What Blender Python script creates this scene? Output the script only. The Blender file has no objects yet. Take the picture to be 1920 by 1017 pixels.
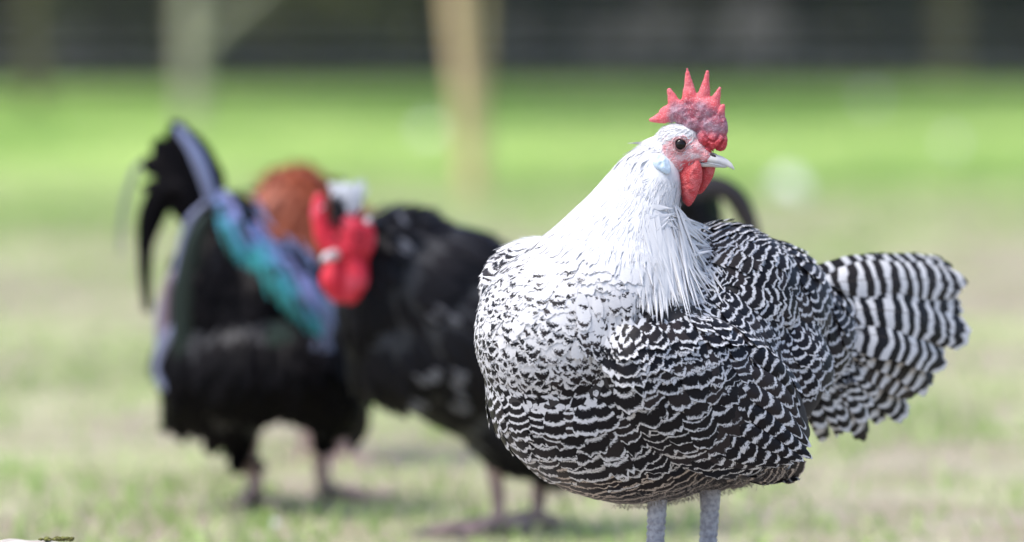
import bpy, bmesh, math, random
import numpy as np
from mathutils import Vector, Matrix, Quaternion, noise as mnoise
from mathutils.bvhtree import BVHTree

random.seed(7)
rng = np.random.default_rng(7)
scene = bpy.context.scene

# ------------------------------------------------------------------ camera
CAM = Vector((0.0, -4.7, 0.69))
FPX = 200.0 / 36.0 * 1920.0
PITCH = math.atan((508.5 + 300.0) / FPX)
cam_data = bpy.data.cameras.new('camera')
cam_data.lens = 200.0
cam_data.sensor_width = 36.0
cam_data.clip_start = 0.1
cam_data.clip_end = 400.0
cam_data.dof.use_dof = True
cam_data.dof.focus_distance = 4.655
cam_data.dof.aperture_fstop = 2.9
cam = bpy.data.objects.new('camera', cam_data)
cam.location = CAM
cam.rotation_euler = (math.radians(90) - PITCH, 0, 0)
scene.collection.objects.link(cam)
scene.camera = cam

# ------------------------------------------------------------------ sky, sun, exposure
SUN_EL, SUN_AZ = math.radians(64), math.radians(252)      # azimuth clockwise from +Y: high, from the left and a little in front of the birds
world = bpy.data.worlds.new('World')
scene.world = world
world.use_nodes = True
wn = world.node_tree.nodes
wl = world.node_tree.links
sky = wn.new('ShaderNodeTexSky')
sky.sky_type = 'NISHITA'
sky.sun_disc = False
sky.sun_elevation = SUN_EL
sky.sun_rotation = SUN_AZ
sky.air_density = 0.8
sky.dust_density = 2.8
sky.ozone_density = 1.0
bg = wn['Background']
bg.inputs['Strength'].default_value = 0.15
wl.new(sky.outputs[0], bg.inputs['Color'])

sun_data = bpy.data.lights.new('sun', 'SUN')
sun_data.energy = 1.5
sun_data.angle = math.radians(28)
sun_data.color = (1.0, 0.97, 0.93)
sun = bpy.data.objects.new('sun', sun_data)
to_sun = Vector((math.sin(SUN_AZ) * math.cos(SUN_EL), math.cos(SUN_AZ) * math.cos(SUN_EL), math.sin(SUN_EL)))
sun.rotation_euler = to_sun.to_track_quat('Z', 'Y').to_euler()
sun.location = to_sun * 30
scene.collection.objects.link(sun)

scene.view_settings.view_transform = 'Standard'
scene.view_settings.look = 'None'
scene.view_settings.gamma = 1.0
scene.view_settings.exposure = 1.25
scene.render.engine = 'CYCLES'
scene.cycles.use_denoising = True
scene.cycles.max_bounces = 6
scene.cycles.transparent_max_bounces = 12

# ------------------------------------------------------------------ helpers
def ray(px, py):
    """direction of the sight line through a photograph pixel"""
    v = Vector(((px - 960.0) / FPX, -(py - 508.5) / FPX, -1.0))
    return (cam.rotation_euler.to_matrix() @ v)

def P(px, py, Y=0.0):
    d = ray(px, py)
    return CAM + d * ((Y - CAM.y) / d.y)

def ground_at(px, py, z=0.0):
    d = ray(px, py)
    return CAM + d * ((z - CAM.z) / d.z)

def pxm(Y):
    """metres per photograph pixel at depth Y"""
    return (Y - CAM.y) / FPX

MAT = {}
def link(o):
    scene.collection.objects.link(o)
    return o

def tag(o, label=None, cat=None, group=None, kind=None):
    if label: o['label'] = label
    if cat: o['category'] = cat
    if group: o['group'] = group
    if kind: o['kind'] = kind
    return o

def empty(name, loc, rot=None):
    o = bpy.data.objects.new(name, None)
    o.empty_display_size = 0.05
    o.location = loc
    if rot is not None:
        o.rotation_euler = rot
    link(o)
    return o

def adopt(o, parent):
    """parent while the mesh keeps its world placement"""
    if parent is not None:
        o.parent = parent
        m = world_of(parent)
        o.matrix_parent_inverse = m.inverted()
    return o

def world_of(o):
    m = Matrix.LocRotScale(o.location, o.rotation_euler, o.scale)
    if o.parent is not None:
        return world_of(o.parent) @ o.matrix_parent_inverse @ m
    return m

def mesh_obj(name, verts, faces, mat, parent=None, smooth=True, kind=None):
    me = bpy.data.meshes.new(name)
    me.from_pydata([tuple(v) for v in verts], [], [tuple(f) for f in faces])
    me.update()
    if smooth:
        me.polygons.foreach_set('use_smooth', np.ones(len(me.polygons), dtype=bool))
    o = bpy.data.objects.new(name, me)
    if mat is not None:
        me.materials.append(mat)
    link(o)
    adopt(o, parent)
    if kind:
        o['kind'] = kind
    return o

def np_mesh(name, V, F, mat, parent=None, kind=None, attrs=None, uv=None, smooth=True):
    """V (n,3), F (m,4) quads or (m,3) triangles"""
    me = bpy.data.meshes.new(name)
    n, m, k = len(V), len(F), F.shape[1]
    me.vertices.add(n)
    me.vertices.foreach_set('co', np.ascontiguousarray(V, dtype=np.float32).ravel())
    me.loops.add(m * k)
    me.loops.foreach_set('vertex_index', np.ascontiguousarray(F, dtype=np.int32).ravel())
    me.polygons.add(m)
    me.polygons.foreach_set('loop_start', np.arange(0, m * k, k, dtype=np.int32))
    if smooth:
        me.polygons.foreach_set('use_smooth', np.ones(m, dtype=bool))
    for nm, a in (attrs or {}).items():
        at = me.attributes.new(nm, 'FLOAT', 'POINT')
        at.data.foreach_set('value', np.ascontiguousarray(a, dtype=np.float32).ravel())
    if uv is not None:
        at = me.attributes.new('blade', 'FLOAT_VECTOR', 'POINT')
        at.data.foreach_set('vector', np.ascontiguousarray(uv, dtype=np.float32).ravel())
    me.update(calc_edges=True)
    me.validate()
    if mat is not None:
        me.materials.append(mat)
    o = bpy.data.objects.new(name, me)
    link(o)
    adopt(o, parent)
    if kind:
        o['kind'] = kind
    return o

def axes_from(x, z_hint):
    x = Vector(x).normalized()
    y = Vector(z_hint).cross(x).normalized()
    z = x.cross(y).normalized()
    return Matrix((x, y, z)).transposed()

def union_mesh(blobs, voxel, smooth_it=4, factor=0.5):
    """closed mesh: soft union of ellipsoids (centre, 3x3 axes or None, radii)"""
    bm = bmesh.new()
    for c, ax, r in blobs:
        if isinstance(r, (int, float)):
            r = (r, r, r)
        M = Matrix.Translation(c) @ (ax.to_4x4() if ax is not None else Matrix.Identity(4)) @ Matrix.Diagonal((r[0], r[1], r[2], 1))
        bmesh.ops.create_icosphere(bm, subdivisions=3, radius=1.0, matrix=M)
    me = bpy.data.meshes.new('union_tmp')
    bm.to_mesh(me)
    bm.free()
    o = bpy.data.objects.new('union_tmp', me)
    link(o)
    md = o.modifiers.new('remesh', 'REMESH')
    md.mode = 'VOXEL'
    md.voxel_size = voxel
    sm = o.modifiers.new('smooth', 'SMOOTH')
    sm.iterations = smooth_it
    sm.factor = factor
    dg = bpy.context.evaluated_depsgraph_get()
    out = bpy.data.meshes.new_from_object(o.evaluated_get(dg))
    bpy.data.objects.remove(o)
    bpy.data.meshes.remove(me)
    out.polygons.foreach_set('use_smooth', np.ones(len(out.polygons), dtype=bool))
    return out

def obj_from(name, me, mat, parent=None):
    me.name = name
    me.materials.clear()
    me.materials.append(mat)
    o = bpy.data.objects.new(name, me)
    link(o)
    adopt(o, parent)
    return o

def chain(points, per=4):
    """ellipsoid chain through (point, radius) pairs"""
    out = []
    for (a, ra), (b, rb) in zip(points[:-1], points[1:]):
        for i in range(per):
            t = i / per
            out.append((a.lerp(b, t), None, ra * (1 - t) + rb * t))
    out.append((points[-1][0], None, points[-1][1]))
    return out

def tube(points, radii, seg=12, cap=True):
    """verts, faces of a tapered round tube"""
    pts = [Vector(p) for p in points]
    V, F = [], []
    prev = None
    for i, p in enumerate(pts):
        t = (pts[min(i + 1, len(pts) - 1)] - pts[max(i - 1, 0)]).normalized()
        if prev is None:
            a = t.orthogonal().normalized()
        else:
            a = (prev - t * prev.dot(t)).normalized()
        prev = a
        b = t.cross(a)
        r = radii[i] if hasattr(radii, '__len__') else radii
        for k in range(seg):
            w = 2 * math.pi * k / seg
            V.append(p + (a * math.cos(w) + b * math.sin(w)) * r)
    for i in range(len(pts) - 1):
        for k in range(seg):
            k2 = (k + 1) % seg
            F.append((i * seg + k, i * seg + k2, (i + 1) * seg + k2, (i + 1) * seg + k))
    if cap:
        F.append(tuple(reversed(range(seg))))
        F.append(tuple((len(pts) - 1) * seg + k for k in range(seg)))
    return V, F

def bezier_path(pts, n):
    """Catmull-Rom through points"""
    pts = [Vector(p) for p in pts]
    q = [pts[0] * 2 - pts[1]] + pts + [pts[-1] * 2 - pts[-2]]
    out = []
    segs = len(pts) - 1
    for i in range(n):
        u = i / (n - 1) * segs
        k = min(int(u), segs - 1)
        t = u - k
        a, b, c, d = q[k], q[k + 1], q[k + 2], q[k + 3]
        out.append(0.5 * ((2 * b) + (c - a) * t + (2 * a - 5 * b + 4 * c - d) * t * t + (3 * b - a - 3 * c + d) * t ** 3))
    return out

# ------------------------------------------------------------------ materials
def new_mat(name):
    m = bpy.data.materials.new(name)
    m.use_nodes = True
    nt = m.node_tree
    bs = nt.nodes['Principled BSDF']
    return m, nt, bs

def nd(nt, kind, **kw):
    n = nt.nodes.new(kind)
    for k, v in kw.items():
        if hasattr(n, k):
            setattr(n, k, v)
        else:
            n.inputs[k].default_value = v
    return n

def math_n(nt, op, a, b=None, c=None, clamp=False):
    n = nt.nodes.new('ShaderNodeMath')
    n.operation = op
    n.use_clamp = clamp
    for i, x in enumerate((a, b, c)):
        if x is None:
            continue
        if isinstance(x, (int, float)):
            n.inputs[i].default_value = x
        else:
            nt.links.new(x, n.inputs[i])
    return n.outputs[0]

def mix_col(nt, fac, a, b):
    n = nt.nodes.new('ShaderNodeMix')
    n.data_type = 'RGBA'
    for sock, x in ((n.inputs[0], fac), (n.inputs[6], a), (n.inputs[7], b)):
        if isinstance(x, (int, float)):
            sock.default_value = x
        elif isinstance(x, tuple):
            sock.default_value = (x[0], x[1], x[2], 1)
        else:
            nt.links.new(x, sock)
    return n.outputs[2]

def ramp(nt, fac, stops):
    n = nt.nodes.new('ShaderNodeValToRGB')
    e = n.color_ramp.elements
    while len(e) < len(stops):
        e.new(0.5)
    for el, (p, c) in zip(e, stops):
        el.position = p
        el.color = (c[0], c[1], c[2], 1)
    nt.links.new(fac, n.inputs[0])
    return n.outputs[0]

def smoothstep(nt, x, lo, hi):
    n = nt.nodes.new('ShaderNodeMapRange')
    n.interpolation_type = 'SMOOTHSTEP'
    n.inputs['From Min'].default_value = lo
    n.inputs['From Max'].default_value = hi
    nt.links.new(x, n.inputs['Value'])
    return n.outputs[0]

def bump(nt, bs, h, strength, dist):
    b = nt.nodes.new('ShaderNodeBump')
    b.inputs['Strength'].default_value = strength
    b.inputs['Distance'].default_value = dist
    nt.links.new(h, b.inputs['Height'])
    nt.links.new(b.outputs[0], bs.inputs['Normal'])

def feather_base(name):
    """nodes shared by every feather: barb coordinate and fine barb noise"""
    m, nt, bs = new_mat(name)
    at = nd(nt, 'ShaderNodeAttribute', attribute_name='blade')       # x across (cm), y from the tip (cm), z random
    sp = nt.nodes.new('ShaderNodeSeparateXYZ')
    nt.links.new(at.outputs['Vector'], sp.inputs[0])
    ax = math_n(nt, 'ABSOLUTE', sp.outputs[0])
    q = math_n(nt, 'ADD', sp.outputs[1], math_n(nt, 'MULTIPLY', ax, 0.9))
    cb = nt.nodes.new('ShaderNodeCombineXYZ')
    nt.links.new(math_n(nt, 'MULTIPLY', q, 14.0), cb.inputs[0])
    nt.links.new(math_n(nt, 'MULTIPLY', sp.outputs[0], 4.0), cb.inputs[1])
    nt.links.new(math_n(nt, 'MULTIPLY', sp.outputs[2], 97.0), cb.inputs[2])
    nz = nd(nt, 'ShaderNodeTexNoise', Scale=1.0, Detail=2.0)
    nt.links.new(cb.outputs[0], nz.inputs['Vector'])
    return m, nt, bs, sp, nz.outputs['Fac']

def barred_mat(name, black, black2, white, serr=0.6, rough=0.45, shaft=0.0):
    m, nt, bs, sp, barb = feather_base(name)
    ab = nd(nt, 'ShaderNodeAttribute', attribute_name='bar').outputs['Fac']
    ad = nd(nt, 'ShaderNodeAttribute', attribute_name='duty').outputs['Fac']
    s = math_n(nt, 'MULTIPLY', math_n(nt, 'SUBTRACT', barb, 0.5), serr)
    f = math_n(nt, 'FRACT', math_n(nt, 'ADD', ab, s))
    tri = math_n(nt, 'ABSOLUTE', math_n(nt, 'SUBTRACT', math_n(nt, 'FRACT', math_n(nt, 'SUBTRACT', f, math_n(nt, 'MULTIPLY', ad, 0.5))), 0.5))
    # tri is .5 in the middle of the white bar and falls to 0 in the middle of the black one
    d = math_n(nt, 'SUBTRACT', tri, math_n(nt, 'SUBTRACT', 0.5, math_n(nt, 'MULTIPLY', ad, 0.5)))
    w = smoothstep(nt, d, -0.035, 0.035)
    n2 = nd(nt, 'ShaderNodeTexNoise', Scale=60.0, Detail=2.0)
    blk = mix_col(nt, math_n(nt, 'POWER', sp.outputs[2], 3.0), black, black2)
    wht = mix_col(nt, math_n(nt, 'MULTIPLY', barb, 0.6), white, tuple(c * 0.72 for c in white))
    col = mix_col(nt, w, blk, wht)
    if shaft:
        ax_ = math_n(nt, 'ABSOLUTE', sp.outputs[0])
        col = mix_col(nt, math_n(nt, 'MULTIPLY', math_n(nt, 'SUBTRACT', 1.0, smoothstep(nt, ax_, 0.03, 0.075)), shaft), col, (0.06, 0.045, 0.035))
    nt.links.new(col, bs.inputs['Base Color'])
    nt.links.new(math_n(nt, 'ADD', math_n(nt, 'MULTIPLY', w, 0.3), rough), bs.inputs['Roughness'])
    bs.inputs['Specular IOR Level'].default_value = 0.15
    bump(nt, bs, barb, 0.35, 0.0006)
    return m

def plain_feather_mat(name, a, b, rough=0.6, metallic=0.0, spec=0.4, ramp_stops=None, sheen=0.0, trans=0.0):
    m, nt, bs, sp, barb = feather_base(name)
    if ramp_stops:
        base = ramp(nt, sp.outputs[2], ramp_stops)
        col = mix_col(nt, math_n(nt, 'MULTIPLY', barb, 0.5), base, b)
    else:
        col = mix_col(nt, math_n(nt, 'ADD', math_n(nt, 'MULTIPLY', sp.outputs[2], 0.5), math_n(nt, 'MULTIPLY', barb, 0.5)), a, b)
    nt.links.new(col, bs.inputs['Base Color'])
    bs.inputs['Roughness'].default_value = rough
    bs.inputs['Metallic'].default_value = metallic
    bs.inputs['Specular IOR Level'].default_value = spec
    bs.inputs['Sheen Weight'].default_value = sheen
    if not trans:
        bump(nt, bs, barb, 0.3, 0.0005)
    else:
        tr = nd(nt, 'ShaderNodeBsdfTranslucent')
        nt.links.new(col, tr.inputs['Color'])
        mx = nt.nodes.new('ShaderNodeMixShader'); mx.inputs[0].default_value = trans
        nt.links.new(bs.outputs[0], mx.inputs[1]); nt.links.new(tr.outputs[0], mx.inputs[2]); nt.links.new(mx.outputs[0], nt.nodes['Material Output'].inputs[0])
    return m

MAT['barred'] = barred_mat('barred_feather', (0.0065, 0.006, 0.008), (0.028, 0.022, 0.022), (0.63, 0.63, 0.64))
MAT['tail_barred'] = barred_mat('barred_tail_feather', (0.010, 0.009, 0.010), (0.045, 0.034, 0.028), (0.70, 0.69, 0.68), serr=0.25, shaft=0.55)
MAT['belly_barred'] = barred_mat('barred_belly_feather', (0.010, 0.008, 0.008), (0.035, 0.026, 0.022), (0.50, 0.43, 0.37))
MAT['white_feather'] = plain_feather_mat('white_feather', (0.65, 0.655, 0.665), (0.62, 0.625, 0.635), 0.9, spec=0.08, trans=0.12)
MAT['down'] = plain_feather_mat('down', (0.34, 0.30, 0.26), (0.12, 0.105, 0.095), 0.9, spec=0.1)
MAT['black_feather'] = plain_feather_mat('black_feather', (0.004, 0.004, 0.005), (0.010, 0.009, 0.011), 0.45, spec=0.12)
MAT['deep_black'] = plain_feather_mat('deep_black_feather', (0.002, 0.002, 0.0025), (0.006, 0.005, 0.006), 0.5, spec=0.06)
MAT['rust_feather'] = plain_feather_mat('rust_feather', (0.30, 0.065, 0.018), (0.16, 0.03, 0.012), 0.55)

def skin_mat(name, c1, c2, c3, scale, gran=900.0, rough=0.5, bstr=0.35, speck=None, sss=0.15):
    m, nt, bs = new_mat(name)
    tc = nt.nodes.new('ShaderNodeTexCoord')
    n1 = nd(nt, 'ShaderNodeTexNoise', Scale=scale, Detail=3.0)
    n2 = nd(nt, 'ShaderNodeTexVoronoi', Scale=gran)
    nt.links.new(tc.outputs['Object'], n1.inputs['Vector'])
    nt.links.new(tc.outputs['Object'], n2.inputs['Vector'])
    col = ramp(nt, n1.outputs['Fac'], [(0.36, c1), (0.52, c2), (0.66, c3)])
    if speck:
        n3 = nd(nt, 'ShaderNodeTexNoise', Scale=gran * 0.9, Detail=1.0)
        nt.links.new(tc.outputs['Object'], n3.inputs['Vector'])
        col = mix_col(nt, math_n(nt, 'MULTIPLY', smoothstep(nt, n3.outputs['Fac'], 0.54, 0.68), 0.75), col, speck)
    nt.links.new(col, bs.inputs['Base Color'])
    bs.inputs['Roughness'].default_value = rough
    bs.inputs['Subsurface Weight'].default_value = sss
    bs.inputs['Subsurface Radius'].default_value = (0.004, 0.0012, 0.0008)
    bs.inputs['Subsurface Scale'].default_value = 1.0
    bump(nt, bs, n2.outputs['Distance'], bstr, 0.0006)
    return m

MAT['comb'] = skin_mat('comb_skin', (0.52, 0.055, 0.065), (0.40, 0.10, 0.13), (0.33, 0.17, 0.21), 70.0, speck=(0.62, 0.40, 0.44))
MAT['comb_spike'] = skin_mat('comb_spike_skin', (0.66, 0.09, 0.10), (0.60, 0.10, 0.11), (0.55, 0.14, 0.15), 120.0, speck=(0.72, 0.26, 0.27))
MAT['comb_front'] = skin_mat('comb_front_skin', (0.48, 0.025, 0.035), (0.42, 0.03, 0.04), (0.38, 0.06, 0.075), 150.0, gran=500, bstr=0.6, speck=(0.6, 0.2, 0.22))
MAT['wattle'] = skin_mat('wattle_skin', (0.52, 0.045, 0.05), (0.50, 0.06, 0.065), (0.58, 0.12, 0.125), 130.0, gran=900, bstr=0.9, rough=0.7, speck=(0.62, 0.17, 0.17), sss=0.06)
MAT['rooster_red'] = skin_mat('rooster_red_skin', (0.62, 0.012, 0.036), (0.54, 0.008, 0.028), (0.64, 0.055, 0.09), 40.0, rough=0.65, sss=0.05)
MAT['face_skin'] = skin_mat('face_skin', (0.60, 0.25, 0.25), (0.66, 0.36, 0.36), (0.68, 0.50, 0.50), 160.0, gran=700, bstr=0.8, sss=0.1)
MAT['earlobe'] = skin_mat('earlobe_skin', (0.50, 0.62, 0.72), (0.58, 0.69, 0.76), (0.66, 0.72, 0.72), 110.0, gran=600, bstr=0.3, sss=0.05)
MAT['skin_under'] = skin_mat('skin_under_feathers', (0.62, 0.60, 0.60), (0.68, 0.66, 0.66), (0.72, 0.70, 0.70), 80.0, sss=0.0)
MAT['body_under'] = skin_mat('body_under_feathers', (0.03, 0.028, 0.028), (0.06, 0.055, 0.055), (0.10, 0.09, 0.09), 80.0, sss=0.0)
MAT['black_under'] = skin_mat('black_under_feathers', (0.006, 0.006, 0.007), (0.010, 0.010, 0.011), (0.016, 0.015, 0.016), 30.0, sss=0.0)

def simple_mat(name, col, rough=0.5, spec=0.5, metallic=0.0, nscale=None, col2=None, bstr=0.0, bdist=0.002, detail=4.0):
    m, nt, bs = new_mat(name)
    bs.inputs['Roughness'].default_value = rough
    bs.inputs['Specular IOR Level'].default_value = spec
    bs.inputs['Metallic'].default_value = metallic
    if nscale:
        tc = nt.nodes.new('ShaderNodeTexCoord')
        n1 = nd(nt, 'ShaderNodeTexNoise', Scale=nscale, Detail=detail)
        nt.links.new(tc.outputs['Object'], n1.inputs['Vector'])
        c = mix_col(nt, smoothstep(nt, n1.outputs['Fac'], 0.32, 0.68), col, col2 or tuple(x * 0.6 for x in col))
        nt.links.new(c, bs.inputs['Base Color'])
        if bstr:
            bump(nt, bs, n1.outputs['Fac'], bstr, bdist)
    else:
        bs.inputs['Base Color'].default_value = (*col, 1)
    return m

MAT['horn'] = simple_mat('beak_horn', (0.62, 0.60, 0.57), 0.45, nscale=90.0, col2=(0.47, 0.48, 0.50))
MAT['dark_horn'] = simple_mat('nostril', (0.03, 0.02, 0.02), 0.6)
MAT['eye'] = simple_mat('eye_iris', (0.010, 0.006, 0.005), 0.07, spec=0.3)
MAT['eyelid'] = skin_mat('eyelid_skin', (0.20, 0.09, 0.09), (0.30, 0.15, 0.15), (0.42, 0.22, 0.22), 500.0, gran=1500)
MAT['shank'] = simple_mat('leg_scale', (0.42, 0.43, 0.46), 0.5, nscale=220.0, col2=(0.24, 0.24, 0.27), bstr=0.3)
MAT['claw'] = simple_mat('claw_horn', (0.25, 0.22, 0.20), 0.4, nscale=90.0)
MAT['rooster_shank'] = simple_mat('rooster_leg_scale', (0.44, 0.31, 0.28), 0.55, nscale=120.0, col2=(0.30, 0.20, 0.18))

# ------------------------------------------------------------------ feathers
def feather_arrays(root, d, n, L, W, hb, duty, rnd, lift=0.14, curl=0.16, camber=0.12, nu=5, nv=5,
                   tip=0.30, jag=0.05, root_w=0.45, point=0.0, udark=0.0, shift=0.0, twist=None, sway=None):
    """all arguments with a leading axis of N feathers; returns V, F, attrs, blade"""
    N = len(root)
    L = np.broadcast_to(np.asarray(L, float), (N,)); W = np.broadcast_to(np.asarray(W, float), (N,))
    hb = np.broadcast_to(np.asarray(hb, float), (N,)); duty = np.broadcast_to(np.asarray(duty, float), (N,))
    lift = np.broadcast_to(np.asarray(lift, float), (N,)); curl = np.broadcast_to(np.asarray(curl, float), (N,))
    shift = np.broadcast_to(np.asarray(shift, float), (N,)); udark = np.broadcast_to(np.asarray(udark, float), (N,))
    n = n - d * np.sum(n * d, 1, keepdims=True)
    n /= np.linalg.norm(n, axis=1, keepdims=True) + 1e-9
    s = np.cross(n, d)
    if twist is not None:
        c_, s_ = np.cos(twist)[:, None], np.sin(twist)[:, None]
        s, n = s * c_ + n * s_, n * c_ - s * s_
    u = np.linspace(-1, 1, nu); v = np.linspace(0, 1, nv)
    U, Vv = np.meshgrid(u, v, indexing='xy')            # nv x nu
    U = U.ravel(); Vv = Vv.ravel()
    width = (root_w + (1 - root_w) * np.minimum(1, Vv / 0.55)) * (1 - point * np.clip((Vv - 0.35) / 0.65, 0, 1) ** 1.4)
    veff = Vv * (1 - tip * U ** 2)
    jg = rng.normal(0, jag, (N, nu * nv)) * (Vv ** 4)
    y = (veff[None] + jg) * L[:, None]
    x = (U * width)[None] * (W[:, None] * 0.5)
    if sway is not None:
        x = x + sway[:, None] * (Vv[None] ** 2) * L[:, None]
    zz = lift[:, None] * L[:, None] * Vv[None] - curl[:, None] * L[:, None] * Vv[None] ** 2 - np.broadcast_to(np.asarray(camber, float), (N,))[:, None] * W[:, None] * (U[None] ** 2) * (0.3 + 0.7 * Vv[None])
    pos = root[:, None, :] + d[:, None, :] * y[..., None] + s[:, None, :] * x[..., None] + n[:, None, :] * zz[..., None]
    V = pos.reshape(-1, 3)
    ft = (1 - Vv)[None] * L[:, None] * (1 - tip * U ** 2)[None]          # distance back from the local tip edge
    bar = ft / hb[:, None] + shift[:, None]
    dut = duty[:, None] + udark[:, None] * (U ** 2)[None]
    blade = np.stack([x * 100, ft * 100, np.broadcast_to(rnd[:, None], x.shape)], -1).reshape(-1, 3)
    i, j = np.meshgrid(np.arange(nv - 1), np.arange(nu - 1), indexing='ij')
    b = (i * nu + j).ravel()
    f = np.stack([b, b + 1, b + nu + 1, b + nu], 1)
    F = (f[None] + (np.arange(N) * nu * nv)[:, None, None]).reshape(-1, 4)
    return V, F, {'bar': bar.ravel(), 'duty': dut.ravel()}, blade

def feathers(name, mat, parent, kind='stuff', **kw):
    V, F, at, bl = feather_arrays(**kw)
    return np_mesh(name, V, F, mat, parent, kind, at, bl)

def quill_feather(name, path, width, normal_hint, mat, parent, hb=0.012, duty=0.5, nu=9, nv=22, point=0.25, tip=0.25,
                  camber=0.10, root_w=0.35, rnd=None, jag=0.012, shift=0.0, droop=0.0, fade=None):
    """one long feather along a path (list of Vectors), its own mesh"""
    pts = bezier_path(path, nv)
    seglen = [0.0]
    for a, b in zip(pts[:-1], pts[1:]):
        seglen.append(seglen[-1] + (b - a).length)
    Lt = seglen[-1]
    rnd = random.random() if rnd is None else rnd
    V, bar, dut, bl, F = [], [], [], [], []
    wob = [random.uniform(0, 6.28) for _ in range(3)]
    for i, p in enumerate(pts):
        t = (pts[min(i + 1, nv - 1)] - pts[max(i - 1, 0)]).normalized()
        nh = Vector(normal_hint)
        nn = (nh - t * nh.dot(t)).normalized()
        s = nn.cross(t)
        v = i / (nv - 1)
        for j in range(nu):
            u = -1 + 2 * j / (nu - 1)
            wd = (root_w + (1 - root_w) * min(1, v / 0.45)) * (1 - point * max(0, (v - 0.5) / 0.5) ** 1.6)
            wd *= 1 + 0.05 * math.sin(v * 17 + wob[0] + u * 3)
            back = tip * width * 0.9 * u * u * (v ** 3)
            jg = random.gauss(0, jag) * (v ** 6) * Lt
            q = p + s * (u * wd * width * 0.5) - t * (back - jg) - nn * (camber * width * u * u) + nn * (0.004 * width * math.sin(v * 23 + wob[1] + 5 * u))
            V.append(q)
            ft = max(0.0, Lt - seglen[i])
            bar.append(ft / hb + shift + 0.13 * math.sin(u * 2.2 + wob[2]) + 0.13 * math.sin(v * 27 + wob[1] + u * 1.5) + 0.04 * math.sin(u * 8 + wob[0]) - 0.25 * abs(u) * (0.006 / hb))
            dut.append(duty + 0.07 * math.sin(v * 15 + wob[0] + 2 * u))
            bl.append((u * wd * width * 50, ft * 100, rnd))
    for i in range(nv - 1):
        for j in range(nu - 1):
            b = i * nu + j
            F.append((b, b + 1, b + nu + 1, b + nu))
    return np_mesh(name, np.array(V), np.array(F), mat, parent, None, {'bar': np.array(bar), 'duty': np.array(dut)}, np.array(bl))

def mesh_arrays(me):
    n = len(me.vertices)
    V = np.empty(n * 3, np.float32); me.vertices.foreach_get('co', V); V = V.reshape(-1, 3).astype(float)
    Nn = np.empty(n * 3, np.float32); me.vertices.foreach_get('normal', Nn); Nn = Nn.reshape(-1, 3).astype(float)
    me.calc_loop_triangles()
    T = np.empty(len(me.loop_triangles) * 3, np.int32); me.loop_triangles.foreach_get('vertices', T); T = T.reshape(-1, 3)
    E = np.empty(len(me.edges) * 2, np.int32); me.edges.foreach_get('vertices', E); E = E.reshape(-1, 2)
    return V, Nn, T, E

def bvh_of(me):
    V, Nn, T, E = mesh_arrays(me)
    return BVHTree.FromPolygons([tuple(v) for v in V], [tuple(t) for t in T])

def idw(X, gp, gv, power=3.0, eps=0.006):
    d2 = ((X[:, None, :] - gp[None]) ** 2).sum(-1) + eps ** 2
    w = d2 ** (-power / 2)
    w /= w.sum(1, keepdims=True)
    return w @ gv

def fit_potential(V, E, G, iters=250):
    a, b = E[:, 0], E[:, 1]
    rhs_e = np.sum((V[b] - V[a]) * 0.5 * (G[a] + G[b]), 1)
    n = len(V)
    def div(e):
        return np.bincount(b, e, n) - np.bincount(a, e, n)
    def A(x):
        return div(x[b] - x[a]) + 1e-7 * x
    r = div(rhs_e); x = np.zeros(n); p = r.copy(); rs = r @ r
    for _ in range(iters):
        Ap = A(p); al = rs / (p @ Ap + 1e-30)
        x += al * p; r -= al * Ap
        rn = r @ r
        if rn < 1e-12: break
        p = r + (rn / rs) * p; rs = rn
    return x

def sample_surface(V, Nn, T, count):
    a, b, c = V[T[:, 0]], V[T[:, 1]], V[T[:, 2]]
    ar = np.linalg.norm(np.cross(b - a, c - a), axis=1)
    k = rng.choice(len(T), count, p=ar / ar.sum())
    r1, r2 = np.sqrt(rng.random(count)), rng.random(count)
    w = np.stack([1 - r1, r1 * (1 - r2), r1 * r2], 1)
    return k, w

def interp(A, T, k, w):
    return (A[T[k]] * w.reshape(w.shape[0], 3, *([1] * (A.ndim - 1)))).sum(1)

def thin(pts, rad, cell=0.012):
    """greedy minimum-distance selection with a radius for each point; returns kept indices"""
    grid = {}
    keep = []
    inv = 1.0 / cell
    for i in range(len(pts)):
        p = pts[i]; r = rad[i]
        cx, cy, cz = int(math.floor(p[0] * inv)), int(math.floor(p[1] * inv)), int(math.floor(p[2] * inv))
        R = int(math.ceil(r * inv))
        ok = True
        for x in range(cx - R, cx + R + 1):
            for y in range(cy - R, cy + R + 1):
                for z in range(cz - R, cz + R + 1):
                    for q in grid.get((x, y, z), ()):
                        if (q[0] - p[0]) ** 2 + (q[1] - p[1]) ** 2 + (q[2] - p[2]) ** 2 < r * r:
                            ok = False; break
                    if not ok: break
                if not ok: break
            if not ok: break
        if ok:
            grid.setdefault((cx, cy, cz), []).append(p)
            keep.append(i)
    return np.array(keep, dtype=int)

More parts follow.
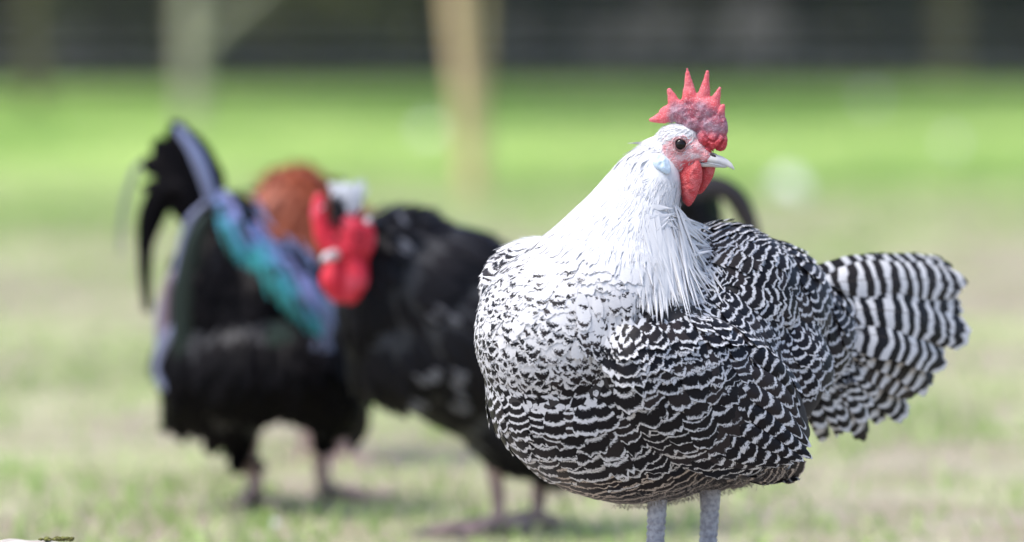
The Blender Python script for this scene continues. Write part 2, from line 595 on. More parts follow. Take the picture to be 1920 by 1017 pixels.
def rows_on(me, guides, count, fields, sub=0.12, spacing=None):
    """feather roots in staggered rows on a mesh.
    guides: (point, direction, {field: value}); the first field is the row spacing 'h' (metres)"""
    V, Nn, T, E = mesh_arrays(me)
    gp = np.array([g[0] for g in guides]); gd = np.array([g[1] for g in guides])
    gf = np.array([[g[2][k] for k in fields] for g in guides])
    D = idw(V, gp, gd)
    D -= Nn * np.sum(D * Nn, 1, keepdims=True)
    D /= np.linalg.norm(D, axis=1, keepdims=True) + 1e-9
    Fd = idw(V, gp, gf)
    h = Fd[:, fields.index('h')]
    phi = fit_potential(V, E, D / h[:, None])
    # the spacing the rows really have on the surface
    e1, e2 = V[T[:, 1]] - V[T[:, 0]], V[T[:, 2]] - V[T[:, 0]]
    g1, g2 = phi[T[:, 1]] - phi[T[:, 0]], phi[T[:, 2]] - phi[T[:, 0]]
    a11, a12, a22 = (e1 * e1).sum(1), (e1 * e2).sum(1), (e2 * e2).sum(1)
    det = a11 * a22 - a12 ** 2 + 1e-20
    gr = e1 * ((a22 * g1 - a12 * g2) / det)[:, None] + e2 * ((a11 * g2 - a12 * g1) / det)[:, None]
    gm = np.linalg.norm(gr, axis=1)
    num = np.zeros(len(V)); cnt = np.zeros(len(V))
    for c in range(3):
        num += np.bincount(T[:, c], gm, len(V)); cnt += np.bincount(T[:, c], minlength=len(V))
    he = 1.0 / np.maximum(num / np.maximum(cnt, 1), 1e-6)
    Fd = np.concatenate([Fd, np.clip(he, 0.6 * h, 2.4 * h)[:, None]], 1)
    k, w = sample_surface(V, Nn, T, count)
    ph = interp(phi, T, k, w)
    row = np.round(ph)
    sel = np.abs(ph - row) < sub
    k, w, row = k[sel], w[sel], row[sel]
    p = interp(V, T, k, w); n = interp(Nn, T, k, w); d = interp(D, T, k, w); f = interp(Fd, T, k, w)
    n /= np.linalg.norm(n, axis=1, keepdims=True) + 1e-9
    d -= n * np.sum(n * d, 1, keepdims=True)
    d /= np.linalg.norm(d, axis=1, keepdims=True) + 1e-9
    sp = f[:, fields.index('w')]
    # darts inside one row: rows are pushed apart in a fourth direction by shifting x far away per row parity
    q = p.copy(); q[:, 0] += (row % 7) * 5.0
    keep = thin(q, sp)
    return p[keep], d[keep], n[keep], {nm: f[keep, i] for i, nm in enumerate(list(fields) + ['he'])}

def scatter_on(me, guides, count, spacing, fields=()):
    V, Nn, T, E = mesh_arrays(me)
    gp = np.array([g[0] for g in guides]); gd = np.array([g[1] for g in guides])
    D = idw(V, gp, gd)
    k, w = sample_surface(V, Nn, T, count)
    p = interp(V, T, k, w); n = interp(Nn, T, k, w); d = interp(D, T, k, w)
    n /= np.linalg.norm(n, axis=1, keepdims=True) + 1e-9
    d -= n * np.sum(n * d, 1, keepdims=True)
    d /= np.linalg.norm(d, axis=1, keepdims=True) + 1e-9
    keep = thin(p, np.full(len(p), spacing))
    return p[keep], d[keep], n[keep]
# ================================================================== ground
FY = ground_at(960, 166).y             # line of the far fence
def lawn_at(y):
    return 1.0 / (1.0 + math.exp(-(y - 5.2) / 0.45))

def ground_material():
    m, nt, bs = new_mat('ground')
    g = nt.nodes.new('ShaderNodeNewGeometry')
    sp = nt.nodes.new('ShaderNodeSeparateXYZ'); nt.links.new(g.outputs['Position'], sp.inputs[0])
    def nz(s, det=3.0, off=0.0):
        mp = nd(nt, 'ShaderNodeMapping'); mp.inputs['Location'].default_value = (off, off * 0.7, 0)
        nt.links.new(g.outputs['Position'], mp.inputs['Vector'])
        q = nd(nt, 'ShaderNodeTexNoise', Scale=s, Detail=det); nt.links.new(mp.outputs[0], q.inputs['Vector']); return q.outputs['Fac']
    n1, n2, n3 = nz(1.7), nz(9.0, 4.0, 3.1), nz(60.0, 3.0, 8.0)
    soil = mix_col(nt, smoothstep(nt, n2, 0.35, 0.65), (0.235, 0.20, 0.15), (0.31, 0.275, 0.215))
    soil = mix_col(nt, math_n(nt, 'MULTIPLY', smoothstep(nt, n3, 0.5, 0.75), 0.5), soil, (0.33, 0.33, 0.235))
    grass = mix_col(nt, smoothstep(nt, n2, 0.3, 0.7), (0.29, 0.42, 0.11), (0.37, 0.49, 0.16))
    patch = smoothstep(nt, n1, 0.38, 0.66)
    t = math_n(nt, 'ADD', sp.outputs[1], math_n(nt, 'MULTIPLY', math_n(nt, 'SUBTRACT', n1, 0.5), 2.0))
    lawn = smoothstep(nt, t, 5.2, 7.6)
    mixf = math_n(nt, 'MAXIMUM', lawn, math_n(nt, 'MULTIPLY', math_n(nt, 'MULTIPLY', patch, 0.40), smoothstep(nt, sp.outputs[1], 0.1, 0.9)))
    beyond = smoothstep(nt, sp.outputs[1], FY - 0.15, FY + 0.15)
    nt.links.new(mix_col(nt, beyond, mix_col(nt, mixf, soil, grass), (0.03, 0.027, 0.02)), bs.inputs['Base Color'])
    bs.inputs['Roughness'].default_value = 0.95
    bs.inputs['Specular IOR Level'].default_value = 0.1
    bump(nt, bs, n3, 0.6, 0.02)
    return m

def make_ground():
    xs = np.concatenate([np.linspace(-60, -3, 14), np.linspace(-2.6, 2.6, 66), np.linspace(3, 60, 14)])
    ys = np.concatenate([np.linspace(-9, -1, 10), np.linspace(-0.8, 14, 150), np.linspace(15, 90, 20)])
    X, Y = np.meshgrid(xs, ys)
    Z = np.array([mnoise.noise(Vector((x * 0.9, y * 0.9, 0.3))) * 0.012 + mnoise.noise(Vector((x * 4, y * 4, 2.0))) * 0.006 for x, y in zip(X.ravel(), Y.ravel())])
    far = np.clip((Y.ravel() - 13) / 3, 0, 1)
    Z = Z * (1 - far)
    nx, ny = len(xs), len(ys)
    i, j = np.meshgrid(np.arange(ny - 1), np.arange(nx - 1), indexing='ij')
    b = (i * nx + j).ravel()
    F = np.stack([b, b + 1, b + nx + 1, b + nx], 1)
    o = np_mesh('ground', np.stack([X.ravel(), Y.ravel(), Z], 1), F, ground_material(), None, 'structure')
    return o
ground = make_ground()

def grass_material():
    m, nt, bs = new_mat('grass_blade')
    at = nd(nt, 'ShaderNodeAttribute', attribute_name='tone').outputs['Fac']
    col = ramp(nt, at, [(0.0, (0.21, 0.37, 0.07)), (0.45, (0.33, 0.50, 0.14)), (0.75, (0.43, 0.53, 0.21)), (1.0, (0.44, 0.42, 0.28))])
    nt.links.new(col, bs.inputs['Base Color'])
    bs.inputs['Roughness'].default_value = 0.55
    tr = nd(nt, 'ShaderNodeBsdfTranslucent')
    nt.links.new(col, tr.inputs['Color'])
    mx = nt.nodes.new('ShaderNodeMixShader'); mx.inputs[0].default_value = 0.35
    out = nt.nodes['Material Output']
    nt.links.new(bs.outputs[0], mx.inputs[1]); nt.links.new(tr.outputs[0], mx.inputs[2]); nt.links.new(mx.outputs[0], out.inputs[0])
    return m

def make_grass():
    n = 270000
    y = 0.35 + (FY - 0.45) * rng.random(n) ** 0.9
    x = (rng.random(n) * 2 - 1) * (0.5 + 0.21 * (y + 4.7))
    fld = np.array([mnoise.noise(Vector((a * 1.9, b * 1.3, 5.0))) + 0.6 * mnoise.noise(Vector((a * 6.5, b * 3.5, 1.0))) for a, b in zip(x, y)])
    lawn = 1 / (1 + np.exp(-(y - 6.3 + fld * 1.4) / 0.5))
    prob = np.clip(0.06 + 0.36 * (fld > 0.18) + 0.10 * (fld > -0.1), 0, 1) * (1 - lawn) + lawn
    s = rng.random(n) < prob
    x, y, fld, lawn = x[s], y[s], fld[s], lawn[s]
    n = len(x)
    L = (0.014 + 0.018 * rng.random(n)) * (1 - 0.45 * lawn)
    w = 0.0022 + 0.002 * rng.random(n) + 0.002 * lawn
    a = rng.random(n) * 2 * np.pi
    lean = rng.normal(0, 0.5, (n, 2))
    c, s_ = np.cos(a), np.sin(a)
    base = np.stack([x, y, np.full(n, -0.006)], 1)
    side = np.stack([c, s_, np.zeros(n)], 1) * w[:, None]
    mid = base + np.stack([lean[:, 0] * L * 0.3, lean[:, 1] * L * 0.3, L * 0.6], 1)
    top = base + np.stack([lean[:, 0] * L * 0.9, lean[:, 1] * L * 0.9, L * 1.0], 1)
    V = np.stack([base - side, base + side, mid - side * 0.8, mid + side * 0.8, top - side * 0.12, top + side * 0.12], 1).reshape(-1, 3)
    k = np.arange(n) * 6
    F = np.concatenate([np.stack([k, k + 1, k + 3, k + 2], 1), np.stack([k + 2, k + 3, k + 5, k + 4], 1)])
    dry = rng.random(n) < 0.28 * (1 - lawn) + 0.05
    tone = np.clip(0.42 + 0.13 * rng.normal(0, 1, n) - fld * 0.15 + 0.24 * (1 - lawn), 0, 0.82)
    tone = np.where(dry, 0.8 + 0.2 * rng.random(n), tone)
    o = np_mesh('grass', V, F, grass_material(), None, 'stuff', {'tone': np.repeat(tone, 6)})
    tag(o, 'short green and dry grass across the run', 'grass')
make_grass()

# ------------------------------------------------------------------ the stone she stands on
MAT['stone'] = simple_mat('pale_stone', (0.47, 0.44, 0.40), 0.9, spec=0.2, nscale=38.0, col2=(0.30, 0.27, 0.235), bstr=0.6, bdist=0.004, detail=8.0)
MAT['moss'] = simple_mat('moss', (0.16, 0.17, 0.05), 0.95, spec=0.1, nscale=300.0, col2=(0.08, 0.075, 0.03))
def make_stone():
    zt = P(1228, 1088, 0.0).z
    bl = [(Vector((0.0, 0.0, zt - 0.12)), None, (0.52, 0.17, 0.12))]
    bl = []
    for x, hgt, ry in [(-0.46, 0.010, 0.14), (-0.30, -0.012, 0.16), (-0.15, -0.016, 0.16), (0.0, -0.012, 0.17), (0.14, -0.006, 0.18), (0.28, -0.012, 0.16), (0.38, -0.022, 0.14)]:
        bl.append((Vector((x, 0.01, zt - 0.075 + hgt)), None, (0.13, ry, 0.078)))
    me = union_mesh(bl, 0.008, 6, 0.5)
    V, Nn, T, E = mesh_arrays(me)
    flat = zt - 0.0005
    dsp = np.array([mnoise.noise(Vector(v) * 26) * 0.006 + mnoise.noise(Vector(v) * 70) * 0.003 for v in V])
    V = V + Nn * dsp[:, None]
    stand = np.exp(-((V[:, 0] - 0.13) / 0.12) ** 4)
    V[:, 2] = np.where(V[:, 2] > flat - 0.02, V[:, 2] * (1 - stand) + np.minimum(V[:, 2] + 0.02, flat) * stand, V[:, 2])
    # low crest at the left end, just inside the frame
    top = P(70, 1011, 0.0).z
    crest = np.exp(-((V[:, 0] + 0.40) / 0.055) ** 4) * np.exp(-(V[:, 1] / 0.07) ** 2) * (Nn[:, 2] > 0.2)
    V[:, 2] = V[:, 2] * (1 - crest) + (top - 0.001 + dsp * 0.45) * crest
    me.vertices.foreach_set('co', V.astype(np.float32).ravel()); me.update()
    o = obj_from('flat_stone', me, MAT['stone'])
    tag(o, 'pale rough stone just showing along the bottom left edge', 'stone')
    bm = bmesh.new()
    for i in range(26):
        c = P(random.gauss(112, 14), 1010 + random.uniform(-1.5, 3), random.uniform(-0.02, 0.02))
        bmesh.ops.create_icosphere(bm, subdivisions=1, radius=random.uniform(0.0012, 0.0028), matrix=Matrix.Translation(c) @ Matrix.Diagonal((1.4, 1.2, 0.7, 1)))
    mm = bpy.data.meshes.new('moss'); bm.to_mesh(mm); bm.free()
    obj_from('moss', mm, MAT['moss'], o)['kind'] = 'stuff'
make_stone()

# ------------------------------------------------------------------ trunks, post, stake, boulder
MAT['bark'] = simple_mat('pale_bark', (0.38, 0.36, 0.26), 0.9, nscale=25.0, col2=(0.28, 0.27, 0.19), bstr=0.5, bdist=0.01)
MAT['bark_dark'] = simple_mat('mossy_bark', (0.13, 0.12, 0.055), 0.9, nscale=18.0, col2=(0.07, 0.065, 0.04), bstr=0.5, bdist=0.01)
MAT['post_wood'] = simple_mat('post_wood', (0.62, 0.47, 0.26), 0.8, nscale=14.0, col2=(0.50, 0.38, 0.20), bstr=0.3, bdist=0.004)
MAT['stake_wood'] = simple_mat('stake_wood', (0.32, 0.27, 0.13), 0.8, nscale=20.0, col2=(0.24, 0.19, 0.09), bstr=0.3, bdist=0.004)
MAT['rock'] = simple_mat('grey_rock', (0.20, 0.19, 0.185), 0.9, nscale=20.0, col2=(0.13, 0.125, 0.12), bstr=0.4, bdist=0.01)
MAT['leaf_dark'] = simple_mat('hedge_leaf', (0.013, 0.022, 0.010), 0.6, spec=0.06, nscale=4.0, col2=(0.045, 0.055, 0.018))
MAT['leaf'] = simple_mat('crown_leaf', (0.06, 0.11, 0.025), 0.5, nscale=6.0, col2=(0.09, 0.13, 0.04))

def leaf_cloud(name, centres, rad, count, size, mat, parent):
    c = np.array(centres); k = rng.integers(0, len(c), count)
    v = rng.normal(0, 1, (count, 3)); v /= np.linalg.norm(v, axis=1, keepdims=True)
    p = c[k] + v * (np.array(rad)[k] * rng.random(count) ** 0.4)[:, None]
    d = rng.normal(0, 1, (count, 3)); d[:, 2] -= 0.3; d /= np.linalg.norm(d, axis=1, keepdims=True)
    e = np.cross(d, rng.normal(0, 1, (count, 3))); e /= np.linalg.norm(e, axis=1, keepdims=True)
    s = size * rng.uniform(0.6, 1.4, (count, 1))
    V = np.stack([p, p + d * s * 0.5 + e * s * 0.32, p + d * s, p + d * s * 0.5 - e * s * 0.32], 1).reshape(-1, 3)
    F = np.arange(count * 4).reshape(-1, 4)
    return np_mesh(name, V, F, mat, parent, 'stuff', smooth=False)

def tree(px, py, wpx, mat, label, branches=(), lean=0.0, crown=True, h=2.3):
    b = ground_at(px, py); Y = b.y; s = pxm(Y)
    root = empty('young_tree', b)
    tag(root, label, 'tree', 'young trees in the run')
    r = wpx * s / 2
    pts = [b + Vector((0, 0, -0.03)), b + Vector((0.004, 0, 0.06)), b + Vector((lean * 0.3, 0.01, 0.5)), b + Vector((lean * 0.7, -0.01, 1.2)), b + Vector((lean, 0, h))]
    v, f = tube(bezier_path(pts, 20), np.interp(np.linspace(0, 1, 20), [0, 0.05, 0.4, 1], [r * 1.25, r, r * 0.9, r * 0.4]), 14)
    mesh_obj('trunk', v, f, mat, root)
    for bp in branches:
        q = [P(x, y, Y + dy) for x, y, dy in bp[0]]
        v, f = tube(bezier_path(q, 12), np.linspace(bp[1] * s / 2, bp[1] * s / 5, 12), 10)
        mesh_obj('branch', v, f, mat, root)
    if crown:
        cs, rs = [], []
        for i in range(16):
            a = random.uniform(0, 6.28); q = random.uniform(0.1, 0.9)
            cs.append(tuple(b + Vector((lean + math.cos(a) * q, math.sin(a) * q, h + random.uniform(-0.35, 0.9))))); rs.append(random.uniform(0.25, 0.45))
        leaf_cloud('crown', cs, rs, 5000, 0.06, MAT['leaf'], root)
    return root

tree(357, 232, 44, MAT['bark'], 'pale slim trunk with a side branch behind the left rooster', [([(372, 90, 0), (410, 45, 0.0), (470, -5, 0.02), (560, -90, 0.05)], 28)])
tree(62, 200, 44, MAT['bark_dark'], 'dim mossy trunk at the far left edge')

def post(px, py, wpx, top_px, h, mat, name, label, cat, square=False, group=None, depth=None):
    b = ground_at(px, py); s = pxm(b.y)
    r = wpx * s / 2
    k = (top_px - px) * s / (py * s)
    pts = [b + Vector((0, 0, -0.05))] + [b + Vector((k * z, 0, z)) for z in np.linspace(0.02, h, 9)]
    v, f = tube(pts, [r * (1 + 0.03 * math.sin(i * 2.1)) for i in range(len(pts))], 4 if square else 16)
    o = mesh_obj(name, v, f, mat, None, smooth=not square)
    tag(o, label, cat, group)
    return o
post(890, 372, 42, 856, 1.25, MAT['post_wood'], 'wooden_post', 'tan wooden post standing in the grass between the birds', 'post')
post(897, 345, 18, 905, 1.1, MAT['stake_wood'], 'wooden_stake', 'thin olive stake right behind the tan wooden post', 'stake')

def boulder():
    b = ground_at(130, 150)
    s = pxm(b.y)
    me = union_mesh([(b + Vector((0, 0, 0.055)), Matrix.Rotation(math.radians(-35), 3, 'Y'), (48 * s, 42 * s, 36 * s)), (b + Vector((-0.02, 0.02, 0.02)), None, (46 * s, 44 * s, 22 * s))], 0.008, 4)
    V, Nn, T, E = mesh_arrays(me)
    V += Nn * np.array([mnoise.noise(Vector(v) * 18) * 0.008 for v in V])[:, None]
    me.vertices.foreach_set('co', V.astype(np.float32).ravel()); me.update()
    tag(obj_from('boulder', me, MAT['rock']), 'rounded grey boulder beside the mossy trunk at top left', 'boulder')
boulder()

# ------------------------------------------------------------------ stock fence, added shade boards and hedge at the far side
MAT['wire'] = simple_mat('galvanised_wire', (0.42, 0.43, 0.44), 0.45, metallic=0.6)
MAT['shade_board'] = simple_mat('dark_shade_board', (0.014, 0.020, 0.020), 0.8, spec=0.12, nscale=9.0, col2=(0.009, 0.011, 0.014), bstr=0.2)  # shade under the hedge put into a near-black board colour
MAT['fence_post'] = simple_mat('weathered_post', (0.15, 0.115, 0.07), 0.85, nscale=12.0, col2=(0.10, 0.08, 0.05), bstr=0.3)

fence = empty('wire_fence', (0, FY, 0))
tag(fence, 'galvanised wire stock fence on wooden posts across the background', 'fence')
for x in (-2.9, -0.9, ground_at(1783, 166).x, 3.3):
    v, f = tube([(x, FY + 0.05, -0.1), (x, FY + 0.05, 0.6), (x, FY + 0.05, 1.15)], [0.04, 0.04, 0.038], 12)
    mesh_obj('fence_post', v, f, MAT['fence_post'], fence)
for i in range(9):
    z = 0.04 + i * 0.045 + i * i * 0.006
    pts = [(x, FY, z - 0.004 * math.sin((x + 3) * 1.6 + i)) for x in np.linspace(-4, 4, 17)]
    v, f = tube(pts, 0.0030, 6)
    mesh_obj('line_wire', v, f, MAT['wire'], fence)
for i in range(52):
    x = -3.9 + i * 0.15
    v, f = tube([(x, FY - 0.002, 0.03), (x + 0.002, FY - 0.002, 0.4), (x, FY - 0.002, 0.90)], 0.0014, 5)
    mesh_obj('stay_wire', v, f, MAT['wire'], fence)

shade_band = empty('shade_boards', (0, FY + 0.25, 0))  # added boards, their dark colour stands in for the shaded strip below the hedge
tag(shade_band, 'low dark boards added to give the shaded band under the hedge', 'fence')
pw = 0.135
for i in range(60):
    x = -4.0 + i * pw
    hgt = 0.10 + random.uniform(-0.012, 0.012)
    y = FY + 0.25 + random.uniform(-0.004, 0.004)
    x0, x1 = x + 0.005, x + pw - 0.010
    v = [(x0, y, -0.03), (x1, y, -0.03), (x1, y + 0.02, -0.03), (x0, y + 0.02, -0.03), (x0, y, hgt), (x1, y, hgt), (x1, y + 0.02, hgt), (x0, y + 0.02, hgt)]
    mesh_obj('shade_board', v, [(0, 1, 5, 4), (1, 2, 6, 5), (2, 3, 7, 6), (3, 0, 4, 7), (4, 5, 6, 7), (3, 2, 1, 0)], MAT['shade_board'], shade_band, smooth=False)

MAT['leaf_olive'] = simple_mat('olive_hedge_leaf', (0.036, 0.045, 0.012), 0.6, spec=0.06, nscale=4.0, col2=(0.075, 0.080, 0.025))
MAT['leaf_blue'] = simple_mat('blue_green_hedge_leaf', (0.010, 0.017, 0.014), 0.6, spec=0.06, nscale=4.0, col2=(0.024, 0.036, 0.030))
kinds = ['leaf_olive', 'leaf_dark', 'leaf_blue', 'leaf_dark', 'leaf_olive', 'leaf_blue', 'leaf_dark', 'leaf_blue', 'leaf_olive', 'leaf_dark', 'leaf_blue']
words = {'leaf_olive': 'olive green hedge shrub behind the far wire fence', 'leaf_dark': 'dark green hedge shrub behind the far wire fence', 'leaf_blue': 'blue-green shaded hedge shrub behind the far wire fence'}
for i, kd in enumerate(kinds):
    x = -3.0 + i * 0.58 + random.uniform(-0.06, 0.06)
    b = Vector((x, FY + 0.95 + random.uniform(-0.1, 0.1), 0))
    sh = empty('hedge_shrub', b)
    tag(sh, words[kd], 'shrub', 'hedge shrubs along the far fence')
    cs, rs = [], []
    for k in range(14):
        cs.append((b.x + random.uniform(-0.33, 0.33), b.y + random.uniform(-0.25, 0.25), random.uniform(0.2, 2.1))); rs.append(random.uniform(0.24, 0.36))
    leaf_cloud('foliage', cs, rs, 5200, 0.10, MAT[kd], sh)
    for k in range(3):
        a = random.uniform(-0.15, 0.15)
        v, f = tube([b + Vector((a, 0, -0.03)), b + Vector((a * 1.6, 0.03, 0.5)), b + Vector((a * 2.2, 0, 1.5))], [0.025, 0.018, 0.006], 8)
        mesh_obj('stem', v, f, MAT['bark_dark'], sh)

# ------------------------------------------------------------------ white feathers and pale stones lying in the grass
MAT['fluff'] = plain_feather_mat('shed_feather', (0.80, 0.79, 0.77), (0.70, 0.69, 0.67), 0.8)
for px, py, sz, lab in [(1480, 376, 0.050, 'curled white feather on the worn ground right of the hen comb'), (1782, 283, 0.030, 'white feather lying in the bright grass near the right edge'), (1630, 202, 0.032, 'white feather lying high in the lawn below the fence'),
                        (805, 262, 0.036, 'white feather lying in the grass left of the wooden post'), (512, 996, 0.012, 'tiny white feather on the ground below the left rooster')]:
    g = ground_at(px, py)
    r_ = empty('shed_feather', g)
    tag(r_, lab, 'feather', 'white feathers shed on the grass')
    a = random.uniform(0, 3.14)
    dx = Vector((math.cos(a), math.sin(a) * 0.5, 0)) * sz
    up = Vector((0, 0, 1))
    quill_feather('vane', [g - dx * 0.6 + up * sz * 0.25, g + up * sz * 0.75, g + dx * 0.6 + up * sz * 0.55], sz * 0.8, (0.1, -0.8, 0.5), MAT['fluff'], r_, point=0.5, nu=7, nv=10)
    v, f = tube([g - dx * 0.8 + up * 0.004, g - dx * 0.5 + up * sz * 0.25, g + up * sz * 0.76], [0.0012, 0.001, 0.0006], 6)
    mesh_obj('quill', v, f, MAT['horn'], r_)
# ================================================================== the barred hen
PX = pxm(0.0)
ALPHA = math.radians(35)
HF = Vector((-math.cos(ALPHA), -math.sin(ALPHA), 0))          # her breast points left and towards the camera
HL = Vector((0, 0, 1)).cross(HF)                               # her left side, seen from the camera
HU = Vector((0, 0, 1))
HAX = Matrix((HF, HL, HU)).transposed()
HC = P(1192, 700, 0.0)
STONE_Z = P(1228, 1088, 0.0).z

hen = empty('hen', (HC.x, HC.y, STONE_Z))
tag(hen, 'white-necked hen with black and white barred feathers, in sharp focus at the right', 'hen')

def hb(px, py, Y, rf, rl, ru, pitch=0.0):
    ax = HAX @ Matrix.Rotation(math.radians(pitch), 3, 'Y')
    return (P(px, py, Y), ax, (rf * PX, rl * PX, ru * PX))

body_blobs = [
    hb(1192, 708, 0.0, 316, 222, 236, -4),
    hb(1068, 625, -0.045, 178, 178, 176),
    hb(1120, 560, -0.04, 165, 175, 150),
    hb(1350, 555, 0.055, 150, 150, 140, 8),
    hb(1410, 580, 0.075, 150, 130, 140, 16),
    hb(1480, 625, 0.105, 130, 100, 118, 10),
    hb(1440, 690, 0.055, 120, 110, 130, 0),
    hb(1330, 800, 0.02, 150, 130, 120, 0),
    hb(1535, 625, 0.145, 70, 45, 100, 0),
    hb(1008, 552, 0.02, 112, 105, 112),
]
body_blobs += chain([(P(1224, 298, 0.010), 36 * PX), (P(1212, 345, -0.004), 68 * PX), (P(1176, 432, -0.018), 99 * PX), (P(1136, 525, -0.036), 140 * PX)], 4)
wing_c = HC + HF * (-0.012) + HL * 0.083 + HU * (-0.010)
def wing_blobs(sg):
    R = Matrix.Diagonal((1, sg, 1))
    ax = HAX @ Matrix.Rotation(math.radians(-27), 3, 'Y')
    wf, wl_, wu = ax.col[0], HL * sg, ax.col[2]
    c = HC + HF * (-0.012) + HL * (0.087 * sg) + HU * (-0.010)
    return [(c, ax, (0.108, 0.030, 0.058)), (c + wf * 0.036 - wl_ * 0.020, ax, (0.062, 0.026, 0.056)), (c - wf * 0.050 - wl_ * 0.002 - wu * 0.004, ax, (0.066, 0.018, 0.048))]
body_me = union_mesh(body_blobs + wing_blobs(1) + wing_blobs(-1), 0.0055, 7, 0.5)
body = obj_from('body', body_me, MAT['body_under'], hen)
body_bvh = bvh_of(body_me)

def guide(bvh, px, py, ang, **f):
    d = ray(px, py).normalized()
    hit, n, _, _ = bvh.ray_cast(CAM, d)
    if hit is None:
        hit, n, _, _ = bvh.find_nearest(P(px, py, 0.0))
    a = math.radians(ang)
    d2 = ray(px + 6 * math.cos(a), py + 6 * math.sin(a)).normalized()
    den = d2.dot(n)
    if abs(den) > 0.12:
        q = CAM + d2 * ((hit - CAM).dot(n) / den)
        v = q - hit
    else:
        v = Vector((math.cos(a), 0, -math.sin(a)))
    v = v - n * v.dot(n)
    v.normalize()
    f['h'] = f['h'] * PX; f['w'] = f['w'] * PX
    return (tuple(hit), tuple(v), f)

def mirrored(gs, centre, lat):
    out = list(gs)
    c = np.array(centre); l = np.array(lat)
    for p, d, f in gs:
        o = np.dot(np.array(p) - c, l)
        if o > 0.03:
            out.append((tuple(np.array(p) - 2 * o * l), tuple(np.array(d) - 2 * np.dot(d, l) * l), dict(f)))
    return out

FIELDS = ['h', 'w', 'duty', 'neck', 'wing']
BG = []
for px, py, ang, h, w, du, nk, wg in [
    (1240, 300, 125, 16, 14, 1.3, 1, 0), (1150, 400, 125, 18, 15, 1.3, 1, 0), (1230, 420, 95, 18, 15, 1.3, 1, 0), (1090, 440, 130, 18, 15, 1.25, 1, 0),
    (1275, 470, 70, 18, 15, 1.3, 1, 0), (1170, 470, 95, 18, 16, 1.25, 1, 0), (1250, 510, 78, 18, 16, 1.25, 1, 0),
    (1060, 490, 128, 20, 24, 0.90, 0.1, 0), (975, 480, 135, 19, 24, 0.70, 0, 0), (950, 475, 135, 17, 26, 0.50, 0, 0), (925, 500, 125, 16, 26, 0.52, 0, 0), (1110, 560, 105, 20, 24, 0.88, 0, 0), (1150, 520, 100, 20, 24, 0.95, 0.1, 0), (1180, 590, 92, 20, 24, 0.93, 0.2, 0),
    (930, 560, 120, 17, 25, 0.74, 0, 0), (1000, 590, 112, 19, 25, 0.80, 0, 0), (1060, 620, 102, 19, 25, 0.82, 0, 0),
    (1110, 655, 92, 19, 25, 0.72, 0, 0), (905, 640, 98, 15, 27, 0.60, 0, 0), (960, 680, 95, 17, 27, 0.66, 0, 0), (1030, 700, 95, 18, 27, 0.62, 0, 0),
    (1080, 760, 85, 18, 30, 0.46, 0, 0), (930, 760, 75, 15, 30, 0.42, 0, 0), (1000, 790, 75, 16, 32, 0.40, 0, 0), (1070, 840, 66, 16, 32, 0.37, 0, 0),
    (1040, 890, 60, 15, 32, 0.40, 0, 0), (1150, 890, 52, 16, 32, 0.35, 0, 0), (1230, 910, 40, 16, 30, 0.33, 0, 0), (1330, 915, 25, 17, 28, 0.34, 0, 0),
    (1400, 890, 12, 18, 28, 0.38, 0, 0),
    # wing
    (1180, 640, 68, 23, 28, 0.32, 0, 1), (1240, 590, 66, 23, 28, 0.32, 0, 1),
    (1200, 610, 66, 25, 30, 0.32, 0, 0.8), (1270, 620, 60, 26, 31, 0.28, 0, 1), (1140, 690, 74, 21, 27, 0.42, 0, 0.8), (1200, 710, 66, 26, 31, 0.27, 0, 1), (1290, 700, 58, 27, 33, 0.25, 0, 1),
    (1360, 650, 52, 26, 31, 0.28, 0, 1), (1390, 740, 50, 29, 35, 0.26, 0, 1), (1310, 790, 58, 29, 36, 0.24, 0, 1), (1220, 790, 64, 26, 35, 0.27, 0, 1), (1140, 770, 72, 22, 30, 0.36, 0, 0.8),
    (1440, 710, 42, 25, 30, 0.30, 0, 1), (1470, 780, 32, 22, 32, 0.27, 0, 1), (1240, 840, 58, 23, 33, 0.30, 0, 0.8), (1350, 850, 44, 25, 33, 0.28, 0, 1), (1440, 830, 32, 22, 32, 0.30, 0, 1),
    # back, saddle, tail root
    (1320, 430, 12, 21, 24, 0.30, 0, 0), (1380, 430, 18, 21, 24, 0.30, 0, 0), (1440, 480, 30, 21, 25, 0.30, 0, 0), (1350, 500, 10, 23, 26, 0.27, 0, 0),
    (1400, 560, 18, 23, 28, 0.28, 0, 0), (1380, 595, 18, 22, 34, 0.36, 0, 0), (1440, 620, 28, 22, 30, 0.34, 0, 0), (1490, 560, 55, 24, 28, 0.32, 0, 0),
    (1530, 600, 78, 27, 36, 0.32, 0, 0), (1525, 680, 75, 27, 36, 0.34, 0, 0), (1500, 660, 55, 24, 28, 0.34, 0, 0)]:
    grow = 1.22 if wg > 0.5 else (0.80 if (py > 690 and px < 1260) else 1.0)
    BG.append(guide(body_bvh, px, py, ang, h=h * grow, w=w * (1 + (grow - 1) * 0.6), duty=du, neck=nk, wing=wg))
BG = mirrored(BG, HC, HL)

# the skin under the plumage is pale where the feathers are white
Vb, _, _, _ = mesh_arrays(body_me)
pale = np.clip((idw(Vb, np.array([g[0] for g in BG]), np.array([[g[2]['duty']] for g in BG]))[:, 0] - 0.55) / 0.25, 0, 1)
at = body_me.attributes.new('pale', 'FLOAT', 'POINT'); at.data.foreach_set('value', pale.astype(np.float32))
def under_material():
    m, nt, bs = new_mat('under_plumage')
    a = nd(nt, 'ShaderNodeAttribute', attribute_name='pale').outputs['Fac']
    nt.links.new(mix_col(nt, a, (0.03, 0.027, 0.027), (0.66, 0.665, 0.67)), bs.inputs['Base Color'])
    bs.inputs['Roughness'].default_value = 0.9
    return m
body_me.materials[0] = under_material()

